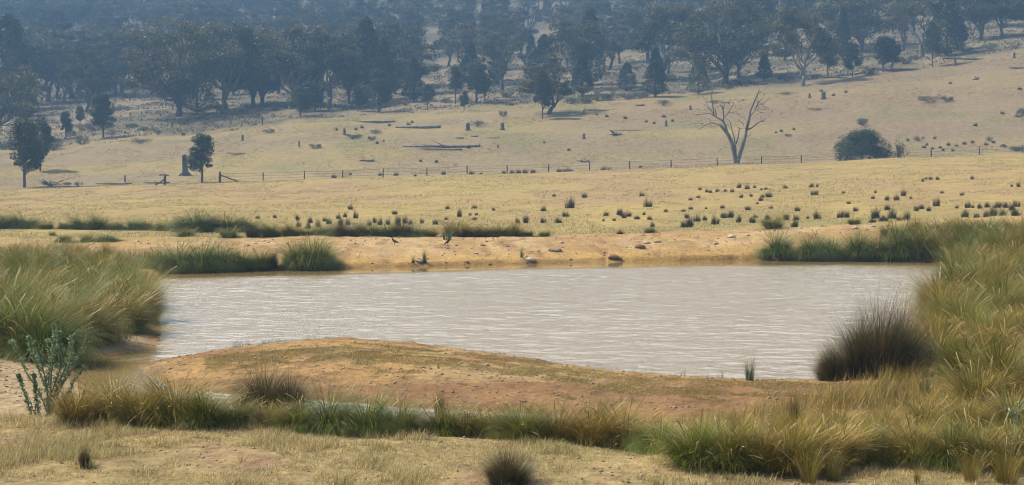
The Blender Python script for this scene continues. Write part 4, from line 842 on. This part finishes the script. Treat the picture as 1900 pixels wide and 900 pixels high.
# ------------------------------------------------------------------ dead tree
DX, DY, DZ = at(1365, 303.5, 183); DD = DY
dead = bpy.data.objects.new("dead_tree", None); COL.objects.link(dead); dead.location = (DX, DY, DZ)
def dpath(pts, dep0=0, dep1=0):
    out = []
    for i, (x, y) in enumerate(pts):
        p = P3(x, y, DD); t = i/(len(pts)-1); out.append((p[0]-DX, dep0+(dep1-dep0)*t+(rng.normal(0, .12) if 0 < i else 0), p[2]-DZ))
    return out
def crop(x, y): return 1280+x*180/853, 130+y*190/900
def D(pts, r0, r1, d0=0, d1=0, seg=8):
    P = dpath([crop(*p) for p in pts], d0, d1); return tube(P, np.linspace(r0*(.75 if r0 < .28 and r0 != .16 else 1), max(r1, .018), len(P)), seg, .08)
finish("trunk", [D([(405, 850), (403, 800), (395, 740), (370, 640), (335, 565), (300, 520), (265, 480)], .33, .20, 0, .1, 10), D([(415, 850), (425, 790), (450, 700), (480, 600), (495, 520)], .29, .19, 0, -.3, 10),
   D([(403, 760), (403, 700), (400, 640)], .16, .11, .1, .4)], M['deaddark'], dead)
BR = [([(335,570),(320,500),(295,450),(255,425),(215,400),(205,300),(195,220),(205,185),(185,140),(180,110)],.20,.03,.1,1.0),([(205,185),(215,150),(208,115)],.05,.02,1,1.2),([(215,400),(180,380),(120,385),(70,395),(40,412)],.09,.02,.6,-.8),([(270,490),(240,470),(190,462),(130,490),(90,520)],.14,.03,.1,1.2),
 ([(130,468),(90,462),(30,470),(0,478)],.06,.02,1.0,1.6),([(230,410),(190,350),(165,300),(150,255),(130,235)],.09,.02,.6,1.4),([(300,450),(298,400),(290,340),(270,310),(258,312)],.13,.05,.4,-.5),([(300,420),(335,380),(360,330),(378,290)],.09,.03,.3,-.9),([(290,350),(300,300),(340,275),(400,258),(450,262)],.06,.02,-.4,-1.4),
 ([(400,285),(440,275),(490,268)],.03,.015,-1.2,-1.5),([(335,380),(370,372),(395,380),(440,410),(490,445)],.05,.02,-.3,-1.2),([(240,400),(235,350),(225,300)],.12,.04,.7,1.3),([(330,330),(328,300)],.05,.02,-.6,-.8),([(190,350),(165,325),(150,310)],.04,.015,1,1.3),([(195,462),(200,500)],.03,.015,.4,.6)]
def fork(P, r0):
    """fine twigs leaving a branch"""
    out_ = []
    for k in range(int(2+5*min(1, r0/.12))):
        i = rng.integers(1, len(P)); b0 = P[i]; dd = P[i]-P[i-1]; dd = dd/(np.linalg.norm(dd)+1e-6); l = rng.uniform(.35, .9)
        e_ = b0+(dd*.6+rng.normal(0, .55, 3)+np.array([0, 0, .25]))*l; out_.append(tube(wob(b0-(e_-b0)*.03, e_, 4, .03), [.03, .02, .016, .01], 4, 0))
    return out_
def DB(a):
    P = np.array(dpath([crop(*p) for p in a[0]], a[3], a[4])); return [D(*a, seg=6)]+fork(P, a[1])
for a in BR: finish("branch", DB(a), M['deadwood' if a[1] < .13 else 'deaddark'], dead)
BR2 = [([(495,525),(515,440),(525,360),(550,300),(575,240),(595,200),(600,165)],.27,.04,-.3,-.9),([(500,525),(540,510),(590,470),(630,450),(665,448)],.19,.04,-.3,.9),([(530,520),(580,485),(620,455),(640,435)],.08,.02,0,1.2),([(530,400),(570,360),(610,340),(660,345),(690,350)],.10,.02,-.5,.6),
 ([(545,385),(580,355),(620,370),(650,372)],.05,.02,-.5,.3),([(560,350),(600,310),(640,290),(675,270),(710,255)],.08,.02,-.6,.8),([(580,330),(590,280),(585,240)],.09,.03,-.6,-1.2),([(595,210),(625,190),(650,170)],.05,.02,-.9,-1.1),([(600,310),(640,300),(660,325),(690,330)],.05,.02,0,.6),([(590,290),(630,255),(640,225)],.06,.02,-.7,-1.3),
 ([(475,510),(465,470),(440,455)],.05,.02,-.2,-.5),([(480,560),(520,580)],.06,.02,-.3,.2)]
for a in BR2: finish("branch", DB(a), M['deadwood' if a[1] < .13 else 'deaddark'], dead)
for a in [([(400,650),(395,600),(375,520),(365,460),(350,430)],.13,.03,.4,1.1),([(403,660),(425,600),(432,540),(430,505),(410,510)],.14,.04,.4,-.4),([(430,515),(460,515)],.05,.02,-.3,-.5),([(375,520),(345,480),(325,462)],.04,.015,.8,1.3)]: finish("branch", [D(*a, seg=6)], M['deaddark'], dead)
tag(dead, "bare dead tree forking into two grey limbs behind the fence", "dead tree")

M['stumpwood'] = plain('grey_stump_wood', (.09, .08, .07), (.22, .195, .17), 1.8, stretch=(1, 1, .3))
# ------------------------------------------------------------------ stumps, logs, fallen wood
def put(name, parts_named, x, y, lb, cat, dmin=182, rz=0, scale=1, group=None):
    X, Y, Z = at(x, y, dmin)
    if len(parts_named) == 1:
        o = link(name, mesh_of(name, parts_named[0][1], parts_named[0][2], True), None, (X, Y, Z), (0, 0, rz), scale)
    else:
        o = bpy.data.objects.new(name, None); COL.objects.link(o); o.location = (X, Y, Z); o.rotation_euler = (0, 0, rz); o.scale = (scale,)*3
        for n_, p, m_ in parts_named: finish(n_, p, m_, o)
    return tag(o, lb, cat, group)
def stump(r, h, flare=1.5):
    ps = [tube([(0, 0, -.2), (0, 0, 0), (0, 0, .25*h), (.02, 0, .8*h), (.03, 0, h)], [r*flare, r*flare, r*1.1, r, r*.96], 12, .14)]
    for k in range(5):
        a = k*1.26+rng.random()*.6; ps.append(tube([(math.cos(a)*r*.6, math.sin(a)*r*.6, h*.3), (math.cos(a)*r*1.3, math.sin(a)*r*1.3, .1), (math.cos(a)*r*2, math.sin(a)*r*2, -.1)], [r*.3, r*.25, r*.1], 5, .1))
    for k in range(5):
        a = rng.random()*6.28; ps.append(tube([(math.cos(a)*r*.8, math.sin(a)*r*.8, h*.9), (math.cos(a)*r*.82, math.sin(a)*r*.8, h+rng.uniform(.05, .25)*h)], [r*.2, .01], 4))
    return ps
X, Y, Z = at(344, 326, 183)
hs = bpy.data.objects.new("hollow_stump", None); COL.objects.link(hs); hs.location = (X, Y, Z)
finish("trunk", [tube([(0, 0, -.3), (0, 0, 0), (-.02, 0, .9), (-.10, 0, 2.0), (-.16, 0, 2.75), (-.2, 0, 3.0)], [.56, .50, .42, .39, .38, .30], 14, .16), tube([(-.38, 0, 2.6), (-.44, .05, 3.05)], [.13, .03], 6), tube([(.05, .05, 2.6), (.12, 0, 2.95)], [.12, .03], 6)], M['stumpwood'], hs)
finish("root", [tube([(.3, 0, .5), (.75, -.1, .1), (1.1, -.1, -.1)], [.2, .14, .05], 6, .1)], M['deadwood'], hs); finish("root", [tube([(-.3, -.1, .4), (-.7, -.2, .1), (-1.0, -.2, -.1)], [.2, .14, .05], 6, .1)], M['deadwood'], hs)
tag(hs, "tall hollow grey tree stump beside the small round young gum", "tree stump")
for x, y, w_, h_, lb in [(932, 241, 9, 12, "grey stump right of the wide grey shrub"), (868, 242, 9, 13, "pale stump in front of the wide grey shrub"), (639, 250, 6, 11, "upright grey stump left of the low shrubs"), (450, 261, 5, 10, "small stump on the left paddock near the scrub"), (1236, 234, 5, 10, "narrow dark stump, left of the dead tree on the slope"), (1281, 204, 5, 8, "small stump behind the dead tree's left branches"), (1083, 258, 6, 9, "small splayed stump in the middle paddock"), (1083, 213, 5, 9, "dark stump on the green patch under the trees"), (1528, 184, 10, 13, "broad grey stump on the upper slope"), (1502, 182, 5, 8, "small leafy stump left of the broad one"), (1772, 122, 6, 12, "post like stump near a spindly tree at upper right"), (1882, 108, 5, 10, "short dark stump at the far upper right"), (924, 275, 3, 6, "tiny stump in the middle of the paddock")]:
    d = at(x, y, 182)[1]; put("tree_stump", [("tree_stump", stump(w_/F*d*.38, h_/F*d), M['stumpwood'])], x, y, lb, "tree stump", rz=rng.random()*6)
def logp(L, r0, r1, bend=.1, twigs=3, r_ball=False):
    P = np.array([(-L/2+L*t, bend*math.sin(t*5)*L*.06, r0*.9) for t in np.linspace(0, 1, 8)]); P[:, 1] += rng.normal(0, L*.008, 8); rad = np.linspace(r1, r0, 8)
    ps = [tube(P, rad, 8, .12)]; tw = []
    for k in range(twigs):
        t = rng.integers(0, 5); a = P[t]; s = rng.choice([-1, 1]); ln = rng.uniform(.1, .25)*L
        tw.append(tube(wob(a, a+np.array([-ln*.8, s*ln*.5, ln*rng.uniform(.05, .4)]), 4, .05), [r1*.8, r1*.6, r1*.4, .02], 5, .1))
    if r_ball:
        for k in range(9):
            a = rng.random()*6.28; b = P[-1]; tw.append(tube([b, b+np.array([.15, math.cos(a)*r0*2.2, math.sin(a)*r0*2.2+.1])], [r0*.5, .03], 5, .1))
    return ps, tw
def put_log(x, y, wpx, r, lb, rz=0, twigs=3, ball=False, mat='deadwood', dmin=182):
    d = at(x, y, dmin)[1]; ps, tw = logp(wpx/F*d, r, r*.45, .1, twigs, ball)
    put("fallen_log", [("log", ps, M[mat])]+([("branch", tw, M[mat])] if tw else []), x, y, lb, "fallen log", dmin, rz)
put_log(818, 275, 142, .26, "long thin fallen trunk with root ball in the middle paddock", -.04, 5, True)
put_log(822, 279, 74, .14, "thin broken branch lying just before the long fallen trunk", -.25, 4)
put_log(776, 239, 84, .30, "bleached fallen log with a blunt right end", .0, 3)
put_log(702, 229, 62, .28, "dark fallen log tapering to the left, near the scrub border", .25, 1, mat='deaddark')
put_log(680, 300, 26, .20, "grey forked log lying near the fence at left of centre", .1, 5, True)
put_log(853, 258, 18, .16, "short pale bent log on the paddock, left of two", .6, 3); put_log(880, 254, 16, .13, "short pale log on the paddock, between two others", -.5, 1); put_log(914, 257, 26, .10, "thin curved stick on the paddock, right of the pale logs", .1, 1)
put_log(1115, 206, 68, .16, "long thin branch on the green patch under the trees", .2, 5, mat='deaddark'); put_log(1187, 197, 18, .2, "curved dark log on the right end of the green patch", .3, 1, mat='deaddark'); put_log(1165, 243, 50, .08, "thin pale sticks lying right of the root heap", .05, 3)
put_log(1660, 133, 125, .42, "thick fallen trunk along the upper right paddock edge", .35, 5, True, 'deaddark'); put_log(1560, 146, 80, .22, "fallen limb below the thick trunk at the paddock edge", .25, 3); put_log(1810, 112, 140, .26, "very long thin log beneath the upper right trees", .3, 4, mat='deaddark'); put_log(1885, 128, 28, .2, "short log at the right edge of the upper slope", .2, 2)
put_log(290, 341, 50, .14, "low dark timber lying at the gateway, left of the braced post", .05, 3, mat='deaddark'); put_log(215, 343, 60, .16, "dark timber lying along the fence line at left", .03, 2, mat='deaddark'); put_log(130, 348, 90, .12, "pale thin log along the fence line at far left", .0, 1)
put_log(1350, 191, 30, .10, "thin bleached branches lying behind the dead tree", .2, 3)
def heap(n, r, up=.8, th=.07):
    ps = []
    for k in range(n):
        a = rng.random()*6.28; l = r*rng.uniform(.6, 1.2); ps.append(tube(wob((0, 0, .1), (math.cos(a)*l, math.sin(a)*l*.6, l*rng.uniform(.05, up)), 4, .05), [th*1.8, th*1.3, th, .02], 5, .1))
    return ps
put("root_heap", [("root_heap", heap(16, 1.1, .9, .10), M['deadwood'])], 1143, 251, "upturned bleached root heap on the paddock", "root heap")
put("root_heap", [("root_heap", heap(12, 1.0, .6, .12), M['deadwood'])], 1081, 301, "grey root heap near the fence, right of centre", "root heap")
put("brush_heap", [("brush_heap", heap(22, 1.9, .5, .07), M['deaddark'])], 95, 345, "dark heap of dead branches near the fence at far left", "brush heap")
put("root_heap", [("root_heap", heap(9, .8, .9, .08), M['deadwood'])], 1812, 148, "small bleached branch heap on the upper right slope", "root heap")
put("root_heap", [("root_heap", heap(9, .7, .7, .09), M['deaddark'])], 1890, 218, "small dark branch heap at the right edge", "root heap")
for i, (x, y, h, tw) in enumerate([(553, 400, 0, 0)]): pass
# ------------------------------------------------------------------ rocks and clods on the far bank
def rock(r, fl=.6, seed=0):
    import bmesh
    bm = bmesh.new(); bmesh.ops.create_icosphere(bm, subdivisions=3, radius=1)
    off = rng.random(3)*50
    for v in bm.verts:
        p = np.array(v.co); n = fbm(np.array([p[0]*1.3+off[0]+p[2]]), np.array([p[1]*1.3+off[1]+p[2]*.7]), 4, 3)[0]
        v.co = Vector(p*(.6+.8*n)*np.array([1.25, .9, fl])*r)
    me = bpy.data.meshes.new("rock"); bm.to_mesh(me); bm.free(); return me
for x, y, wpx, m_, fl, lb in [(1187, 460, 18, 'clod', .9, "dark earth lump with a shadowed hollow on the far bank"), (1199, 452, 12, 'rock', .5, "pale stone touching the dark earth lump"), (1140, 479, 18, 'clod', .8, "dark clod low on the far bank"), (1148, 480, 10, 'rockdark', .5, "brown stone right of the dark clod"), (985, 483, 16, 'rock', .3, "pale flat rock at the far shore by short reeds"), (779, 485, 18, 'rockdark', .6, "brown rock between the two far shore reeds"), (1030, 466, 22, 'rockdark', .4, "low brown rock ledge in the middle of the far bank"),
    (1041, 451, 9, 'rock', .6, "small pale stone near the crest of the far bank"), (1358, 440, 15, 'rock', .6, "pale rounded rock on the right of the far bank"), (1327, 453, 10, 'rock', .5, "small stone left below the pale rounded rock"), (1387, 437, 7, 'rock', .6, "small stone right of the pale rounded rock"), (1220, 450, 11, 'rockdark', .35, "flat brown stone right of the dark earth lump"), (896, 456, 9, 'clod', .5, "dark clod on the crest, right of the upright bird"), (847, 456, 5, 'clod', .8, "small dark clod beside the upright bird"),
    (942, 458, 6, 'clod', .6, "small dark clod on the crest left of the short reeds"), (829, 461, 7, 'rockdark', .5, "small stone below the upright bird"), (883, 471, 7, 'rock', .5, "small pale stone halfway down the far bank"), (461, 456, 6, 'clod', 1, "small dark lump behind the far shore clump"), (1586, 424, 9, 'rock', .6, "white stone above the far shore row, left of two"), (1620, 421, 9, 'rock', .7, "white stone above the far shore row, right of two"), (865, 487, 8, 'rockdark', .4, "flat stone near the far waterline"), (909, 491, 5, 'clod', .7, "tiny clod on the far waterline")]:
    X, Y, Z = at(x, y, 46); me = rock(wpx/F*Y/2); me.materials.append(M[m_]); me.polygons.foreach_set("use_smooth", np.ones(len(me.polygons), bool))
    tag(link("rock" if 'rock' in m_ else "earth_clod", me, None, (X, Y, Z+.01), (0, 0, rng.uniform(-.5, .5))), lb, "rock" if 'rock' in m_ else "earth clod")
# ------------------------------------------------------------------ birds
M['brownbird'] = plain("brown_feathers", (.06, .04, .03), (.12, .085, .06), 20); M['darkbird'] = plain("black_feathers", (.02, .022, .026), (.05, .05, .055), 20); M['palefe'] = plain("pale_feathers", (.5, .48, .45), (.35, .33, .30), 20); M['beak'] = plain("beak", (.10, .08, .05), (.16, .12, .07), 9)
def bird(x, y, L, mat, lb, up=.5, flip=1, dmin=46, legs=True):
    X, Y, Z = at(x, y, dmin); me = bpy.data.meshes.new("bird"); h = .34*L
    J = [((-.62, 0, .02-.30*up), .03), ((-.30, 0, 0), .12), ((0, 0, .05+.1*up), .19), ((.22, 0, .16+.25*up), .14), ((.30, 0, .32+.32*up), .075), ((.36, 0, .44+.34*up), .085), ((.42, 0, .46+.34*up), .05)]
    if legs: J += [((-.02, .07, -.12), .03), ((-.02, .07, -.42), .014), ((.08, .07, -.44), .012), ((-.02, -.07, -.12), .03), ((-.02, -.07, -.42), .014), ((.08, -.07, -.44), .012)]
    z0 = .44 if legs else .12
    V = [(flip*p[0]*L, p[1]*L, (p[2]+z0)*L) for p, r in J]; E = [(0, 1), (1, 2), (2, 3), (3, 4), (4, 5), (5, 6)]+([(2, 7), (7, 8), (8, 9), (2, 10), (10, 11), (11, 12)] if legs else [])
    me.from_pydata(V, E, []); o = bpy.data.objects.new("bird", me); COL.objects.link(o); o.location = (X, Y, Z)
    md = o.modifiers.new("skin", 'SKIN'); 
    for i, (p, r) in enumerate(J): me.skin_vertices[0].data[i].radius = (r*L, r*L)
    me.skin_vertices[0].data[2].use_root = True
    o.modifiers.new("sub", 'SUBSURF').render_levels = 2; o.modifiers["sub"].levels = 2; me.materials.append(mat)
    b = finish("beak", [tube([(flip*.44*L, 0, (.455+.34*up+z0)*L), (flip*.60*L, 0, (.42+.34*up+z0)*L)], [.028*L, .006*L], 6)], M['beak'], o)
    for s in (-1, 1):
        wg = finish("wing", [tube([(flip*.18*L, s*.13*L, (.16+.2*up+z0)*L), (-flip*.1*L, s*.17*L, (.06+.08*up+z0)*L), (-flip*.5*L, s*.07*L, (-.02-.22*up+z0)*L)], [.06*L, .085*L, .02*L], 8)], mat, o)
    return tag(o, lb, "bird")
bird(732, 455, .28, M['brownbird'], "brown bird standing on the far bank crest at left", .5, -1)
bird(831, 456, .26, M['darkbird'], "dark upright bird on the far bank crest below the blue green plant", 1.1, 1)
bird(974, 488, .20, M['palefe'], "small pale and dark bird wading at the far waterline", .1, -1)

# ------------------------------------------------------------------ blue green thistle at left
TX, TY, TZ = at(92, 775, 15); th = bpy.data.objects.new("thistle_plant", None); COL.objects.link(th); th.location = (TX, TY, TZ)
pxm = F/TY
stems = [[(0,0),(-4,60),(-12,105),(-22,140)],[(0,0),(4,70),(10,120),(14,150),(12,172)],[(0,0),(12,50),(30,95),(42,140),(48,152)],[(0,0),(20,55),(48,100),(64,135),(70,150)],[(0,0),(-18,45),(-45,85),(-60,120),(-72,140)],[(-30,0),(-40,30),(-50,60),(-54,78)],[(-20,0),(-24,40),(-28,78)],
 [(0,30),(28,75),(36,110),(34,146)],[(0,30),(-20,80),(-38,118),(-42,146)],[(6,50),(24,90),(28,130),(26,160)],[(-6,60),(-2,100),(-8,140)],[(8,0),(34,40),(52,75),(70,96)]]
for k, st in enumerate(stems):
    dp = rng.uniform(-.18, .18); P = np.array([(a/pxm, dp*(b/140)+rng.normal(0, .01), b/pxm) for a, b in st]); t = np.linspace(0, 1, 9); Q = np.stack([np.interp(t, np.linspace(0, 1, len(P)), P[:, j]) for j in range(3)], -1)
    Q[0, 2] -= .02
    finish("stem", [tube(Q, np.linspace(.009, .004, 9), 6)], M['thistle'], th)
    lv_ = []; n = 130; s = rng.random(n)*.95; C = np.stack([np.interp(s, t, Q[:, j]) for j in range(3)], -1)
    d = rng.normal(0, 1, (n, 3)); d[:, 2] = np.abs(d[:, 2])*.6+.1; d /= np.linalg.norm(d, axis=1)[:, None]; ln = (.085-.045*s)*rng.uniform(.6, 1.2, n)
    parts = [leaves(C+d*ln[:, None]*.5, .048, .38, droop=-.1)]
    a_ = np.arctan2(d[:, 1], d[:, 0]); parts.append(blades(n, C, a_, ln*1.6, rng.uniform(.5, 1.1, n), rng.uniform(.2, .7, n), .012*np.ones(n), 3, tip=.05))
    hd = Q[-1]; parts.append(leaves(hd+shellpts(70, (.035, .035, .035)), .035, .6, droop=-.3))
    finish("leaves", parts, M['thistle'], th, False)
tag(th, "branching blue green thistle standing at the left end of the near tussock belt", "thistle")
TX, TY, TZ = at(1882, 800, 15); t2 = bpy.data.objects.new("thistle_plant", None); COL.objects.link(t2); t2.location = (TX, TY-.3, TZ)
for k in range(7):
    a = rng.random()*6.28; Q = wob((0, 0, 0), (math.cos(a)*.18, math.sin(a)*.15, rng.uniform(.3, .5)), 6, .012); finish("stem", [tube(Q, np.linspace(.008, .004, 6), 6)], M['thistle'], t2)
    s = rng.random(34); C = np.stack([np.interp(s, np.linspace(0, 1, 6), Q[:, j]) for j in range(3)], -1); finish("leaves", [leaves(C+rng.normal(0, .02, (34, 3)), .06, .5, droop=-.1)], M['thistle'], t2, False)
tag(t2, "low blue green thistle among straw at the right picture edge", "thistle")

# ------------------------------------------------------------------ short ground cover, one mass each
def scatter(name, n, fu, hgt, wid, mat, lb, per=5, spread=.03, lean=.6, seg=2, cat="grass"):
    X, Y = fu(n); Z = gz(X, Y); X = np.repeat(X, per)+rng.normal(0, 1, len(X)*per)*spread*np.repeat(np.ones(len(X)), per); Yr = np.repeat(Y, per)+rng.normal(0, 1, len(Y)*per)*spread
    Z = gz(X, Yr)-.008; k = len(X); hh = hgt(X, Yr)*rng.uniform(.35, 1.3, k)
    a = blades(k, np.stack([X, Yr, Z], -1), rng.random(k)*6.28, hh, np.abs(rng.normal(0, lean, k)), rng.uniform(0, 1.0, k), wid*rng.uniform(.6, 1.4, k)*np.maximum(1, Yr/30)**.9, seg, (.08, 0))
    o = link(name, np_mesh(name, a[0], a[1], mat, True, {"bl": a[2]})); tag(o, lb, cat, None, "stuff"); return o
def near_pts(n):
    Y = 11.5+6.2*rng.random(n*2); u = rng.uniform(-120, 2020, n*2); X = (u-950)/F*Y
    d = fbm(X/.8, Y/1.0, 61, 3)*.6+fbm(X/.22, Y/.22, 62, 2)*.4; crest = np.interp(u, [0, 640, 1000, 1250, 1450, 2000], [17.5, 17, 16.2, 15.2, 14.7, 14.9])
    k = (d > .47) & (Y < crest); return X[k][:n], Y[k][:n]
scatter("dry_grass", 34000, near_pts, lambda X, Y: .035+.085*sstep(.48, .7, fbm(X/.5, Y/.5, 63)), .006, M['straw'], "short dry straw grass over the near bank in the foreground", 6, .025, .9)
def wispy(n):
    X, Y = near_pts(n*4); k = rng.random(len(X)) < .25; return X[k], Y[k]
scatter("tall_dry_wisps", 900, wispy, lambda X, Y: .12+0*X, .003, M['straw'], "taller straw wisps standing out of the dry foreground grass", 5, .02, .3, 4)
def spit_pts(n):
    Y = rng.uniform(19.5, 28.5, n*6); u = rng.uniform(380, 1750, n*6); X = (u-950)/F*Y; sd = pond_sd(X, Y); z = gz(X, Y); py = HY-(z-CAMZ)*F/Y
    # two green ochre bands that run with the shoreline
    top = np.interp(u, [300, 450, 660, 800, 900, 1000, 1150, 1250, 1390, 1510, 1750], [665, 650, 632, 645, 657, 668, 692, 698, 705, 706, 712])
    b = py-top+(fbm(X/1.5, Y/1.5, 64)-.5)*14; dn = fbm(X/.35, Y/.5, 65, 3)
    m1 = (sd > .05) & (b > 4) & (b < 34) & ((b < 8) | (b > 12) | (u > 1050) | (u < 620)) & (dn > .34); m2 = (sd > .05) & (b > 0) & (b < 62) & (dn > .72)
    k = m1 | m2; return X[k][:n], Y[k][:n]
scatter("short_turf", 30000, spit_pts, lambda X, Y: .022+.02*vnoise(X*2, Y*2), .006, M['moss'], "short ochre green turf growing in bands over the sandy spit", 5, .03, .9)
def fringe(n):
    Y = rng.uniform(21, 28.5, n*30); u = rng.uniform(430, 1500, n*30); X = (u-950)/F*Y; sd = pond_sd(X, Y); k = (sd > -.12) & (sd < .25) & (Y > 21.6) & (rng.random(n*30) < np.where(u < 650, 1, .12)) & ((u > 1000) | (Y > 25)); return X[k][:n], Y[k][:n]
scatter("shore_sedge", 420, fringe, lambda X, Y: .08+.10*vnoise(X*3, Y*3), .005, M['reed'], "fine green sedge along the water's edge of the spit", 4, .02, .15, 3)
def strawmass(n):
    Y = rng.uniform(15.0, 30, n*2); u = rng.uniform(1180, 2050, n*2); X = (u-950)/F*Y; sd = pond_sd(X, Y); d = fbm(X/.9, Y/.9, 66, 3)
    left = np.interp(Y, [15, 16.5, 18, 20, 22, 25, 30], [1250, 1250, 1320, 1560, 1680, 1730, 1760]); k = (sd > .1) & (u > left) & (d > .42) & (gz(X, Y) < .3); return X[k][:n], Y[k][:n]
scatter("rank_dry_grass", 12000, strawmass, lambda X, Y: .16+.2*vnoise(X*1.5, Y*1.5), .0045, M['rust'], "rank dry reddish grass filling the ground between the right bank tussocks", 6, .05, .5, 4)
def beltmass(n):
    Y = rng.uniform(15.6, 19.5, n*2); u = rng.uniform(110, 1300, n*2); X = (u-950)/F*Y; sd = pond_sd(X, Y); z = gz(X, Y); k = (z < .24) & (sd > .02) & (fbm(X/.5, Y/.5, 67) > .45) & (Y < 18.3); return X[k][:n], Y[k][:n]
scatter("belt_undergrass", 2600, beltmass, lambda X, Y: .10+.14*vnoise(X*1.5, Y*1.5), .0045, M['gold'], "thin golden grass growing between the tussocks of the near belt", 6, .05, .5, 4)
def field_pts(n):
    Y = 61+122*rng.random(n*2)**1.3; u = rng.uniform(-80, 1980, n*2); X = (u-950)/F*Y; k = (fbm(X/3, Y/7, 68, 3) > .44); k &= ~((Y < 66) & (u > 500)); return X[k][:n], Y[k][:n]
scatter("field_grass", 52000, field_pts, lambda X, Y: .07+.06*vnoise(X*.5, Y*.3), .012, M['straw'], "dry golden pasture grass over the field behind the bank", 4, .10, .7, 1)
def pad_pts(n):
    Y = 184+110*rng.random(n*2)**1.1; u = rng.uniform(-80, 1980, n*2); X = (u-950)/F*Y; k = (fbm(X/6, Y/9, 69, 3) > .5); return X[k][:n], Y[k][:n]
scatter("paddock_grass", 36000, pad_pts, lambda X, Y: .10+.10*vnoise(X*.3, Y*.2), .012, M['straw'], "sparse pale grass over the far paddock", 4, .18, .7, 1)
def left_pts(n):
    Y = rng.uniform(23.5, 50, n*2); u = rng.uniform(-120, 300, n*2); X = (u-950)/F*Y; sd = pond_sd(X, Y); k = sd > .55; return X[k][:n], Y[k][:n]
scatter("thicket_undergrass", 9000, left_pts, lambda X, Y: .35+.25*vnoise(X*1.2, Y*1.2), .006, M['olive'], "olive grass filling the thicket left of the pond", 6, .08, .4, 4)
def right_pts(n):
    Y = rng.uniform(24, 46, n*2); u = rng.uniform(1730, 2060, n*2); X = (u-950)/F*Y; sd = pond_sd(X, Y); k = sd > .3; return X[k][:n], Y[k][:n]
scatter("bank_undergrass", 7000, right_pts, lambda X, Y: .35+.25*vnoise(X*1.2, Y*1.2), .006, M['gold'], "golden grass filling the bank right of the pond", 6, .08, .4, 4)
M['brushgrass'] = grass_mat('grey_undergrowth', (.13, .11, .07), (.17, .145, .09), (.24, .19, .12), (.12, .12, .06), (.34, .27, .17), .3, .1, 0)
def scrub_pts(n):
    Y = rng.uniform(205, 420, n*2); u = rng.uniform(-80, 1980, n*2); X = (u-950)/F*Y; z = gz(X, Y); py = HY-(z-CAMZ)*F/Y
    e = np.interp(u, [0, 150, 250, 450, 700, 900, 1150, 1300, 1500, 1750, 1900], [278, 266, 256, 236, 212, 198, 184, 170, 153, 116, 90]); k = (py < e+(fbm(X/5, Y/5, 70)-.5)*16) & (fbm(X/6, Y/8, 74, 3) > .42); return X[k][:n], Y[k][:n]
scatter("forest_undergrowth", 13000, scrub_pts, lambda X, Y: .3+.3*vnoise(X*.3, Y*.3), .025, M['brushgrass'], "grey brown undergrowth on the forest floor and its border", 5, .35, .8, 2, "undergrowth")
# pebbles and clods on the bare earth
def stones(n):
    Y = np.concatenate([rng.uniform(12, 16.5, n), rng.uniform(19, 27, 3*n), rng.uniform(50, 61, n)]); u = rng.uniform(0, 1900, 5*n); X = (u-950)/F*Y; k = pond_sd(X, Y) > .03; return X[k], Y[k]
X, Y = stones(1500); Z = gz(X, Y); r = np.abs(rng.normal(.007, .006, len(X)))+.004; r *= np.where(Y > 40, 3.5, np.where(Y > 18, 1.7, 1.3))
oc = np.array([(1, 0, 0), (0, 1, 0), (-1, 0, 0), (0, -1, 0), (0, 0, .7), (0, 0, -.5)]); ff = np.array([(0, 1, 4), (1, 2, 4), (2, 3, 4), (3, 0, 4), (1, 0, 5), (2, 1, 5), (3, 2, 5), (0, 3, 5)])
a = rng.random(len(X))*6.28; ca, sa = np.cos(a), np.sin(a); o3 = oc[None]*r[:, None, None]*rng.uniform(.6, 1.4, (len(X), 6, 1))
V = np.stack([X[:, None]+o3[..., 0]*ca[:, None]-o3[..., 1]*sa[:, None], Y[:, None]+o3[..., 0]*sa[:, None]+o3[..., 1]*ca[:, None], Z[:, None]+o3[..., 2]], -1)
pm = M['rockdark']; o = link("gravel", np_mesh("gravel", V.reshape(-1, 3), (np.arange(len(X))[:, None, None]*6+ff[None]).reshape(-1, 3), pm, False, None, 3)); tag(o, "scattered small stones and clods on the bare earth banks", "gravel", None, "stuff")

# ------------------------------------------------------------------ haze
import bmesh
bm = bmesh.new(); bmesh.ops.create_cube(bm, size=1); hm = bpy.data.meshes.new("haze"); bm.to_mesh(hm); bm.free()
top = float(GZ.max())+22; bot = float(GZ.min())-1.0
hx = float(np.abs(GX).max())+20
hz = link("haze", hm, None, (0, 500, (top+bot)/2), None, (2*hx, 1180, top-bot)); tag(hz, "blue smoky haze lying over the whole valley", "haze", None, "stuff")
m, nt, out = node_mat("haze"); pv = N(nt, "ShaderNodeVolumePrincipled"); pv.inputs["Color"].default_value = (.125, .23, .37, 1); pv.inputs["Density"].default_value = HAZE
pv.inputs["Anisotropy"].default_value = 0.0; nt.links.new(pv.outputs[0], out.inputs["Volume"]); hm.materials.append(m)
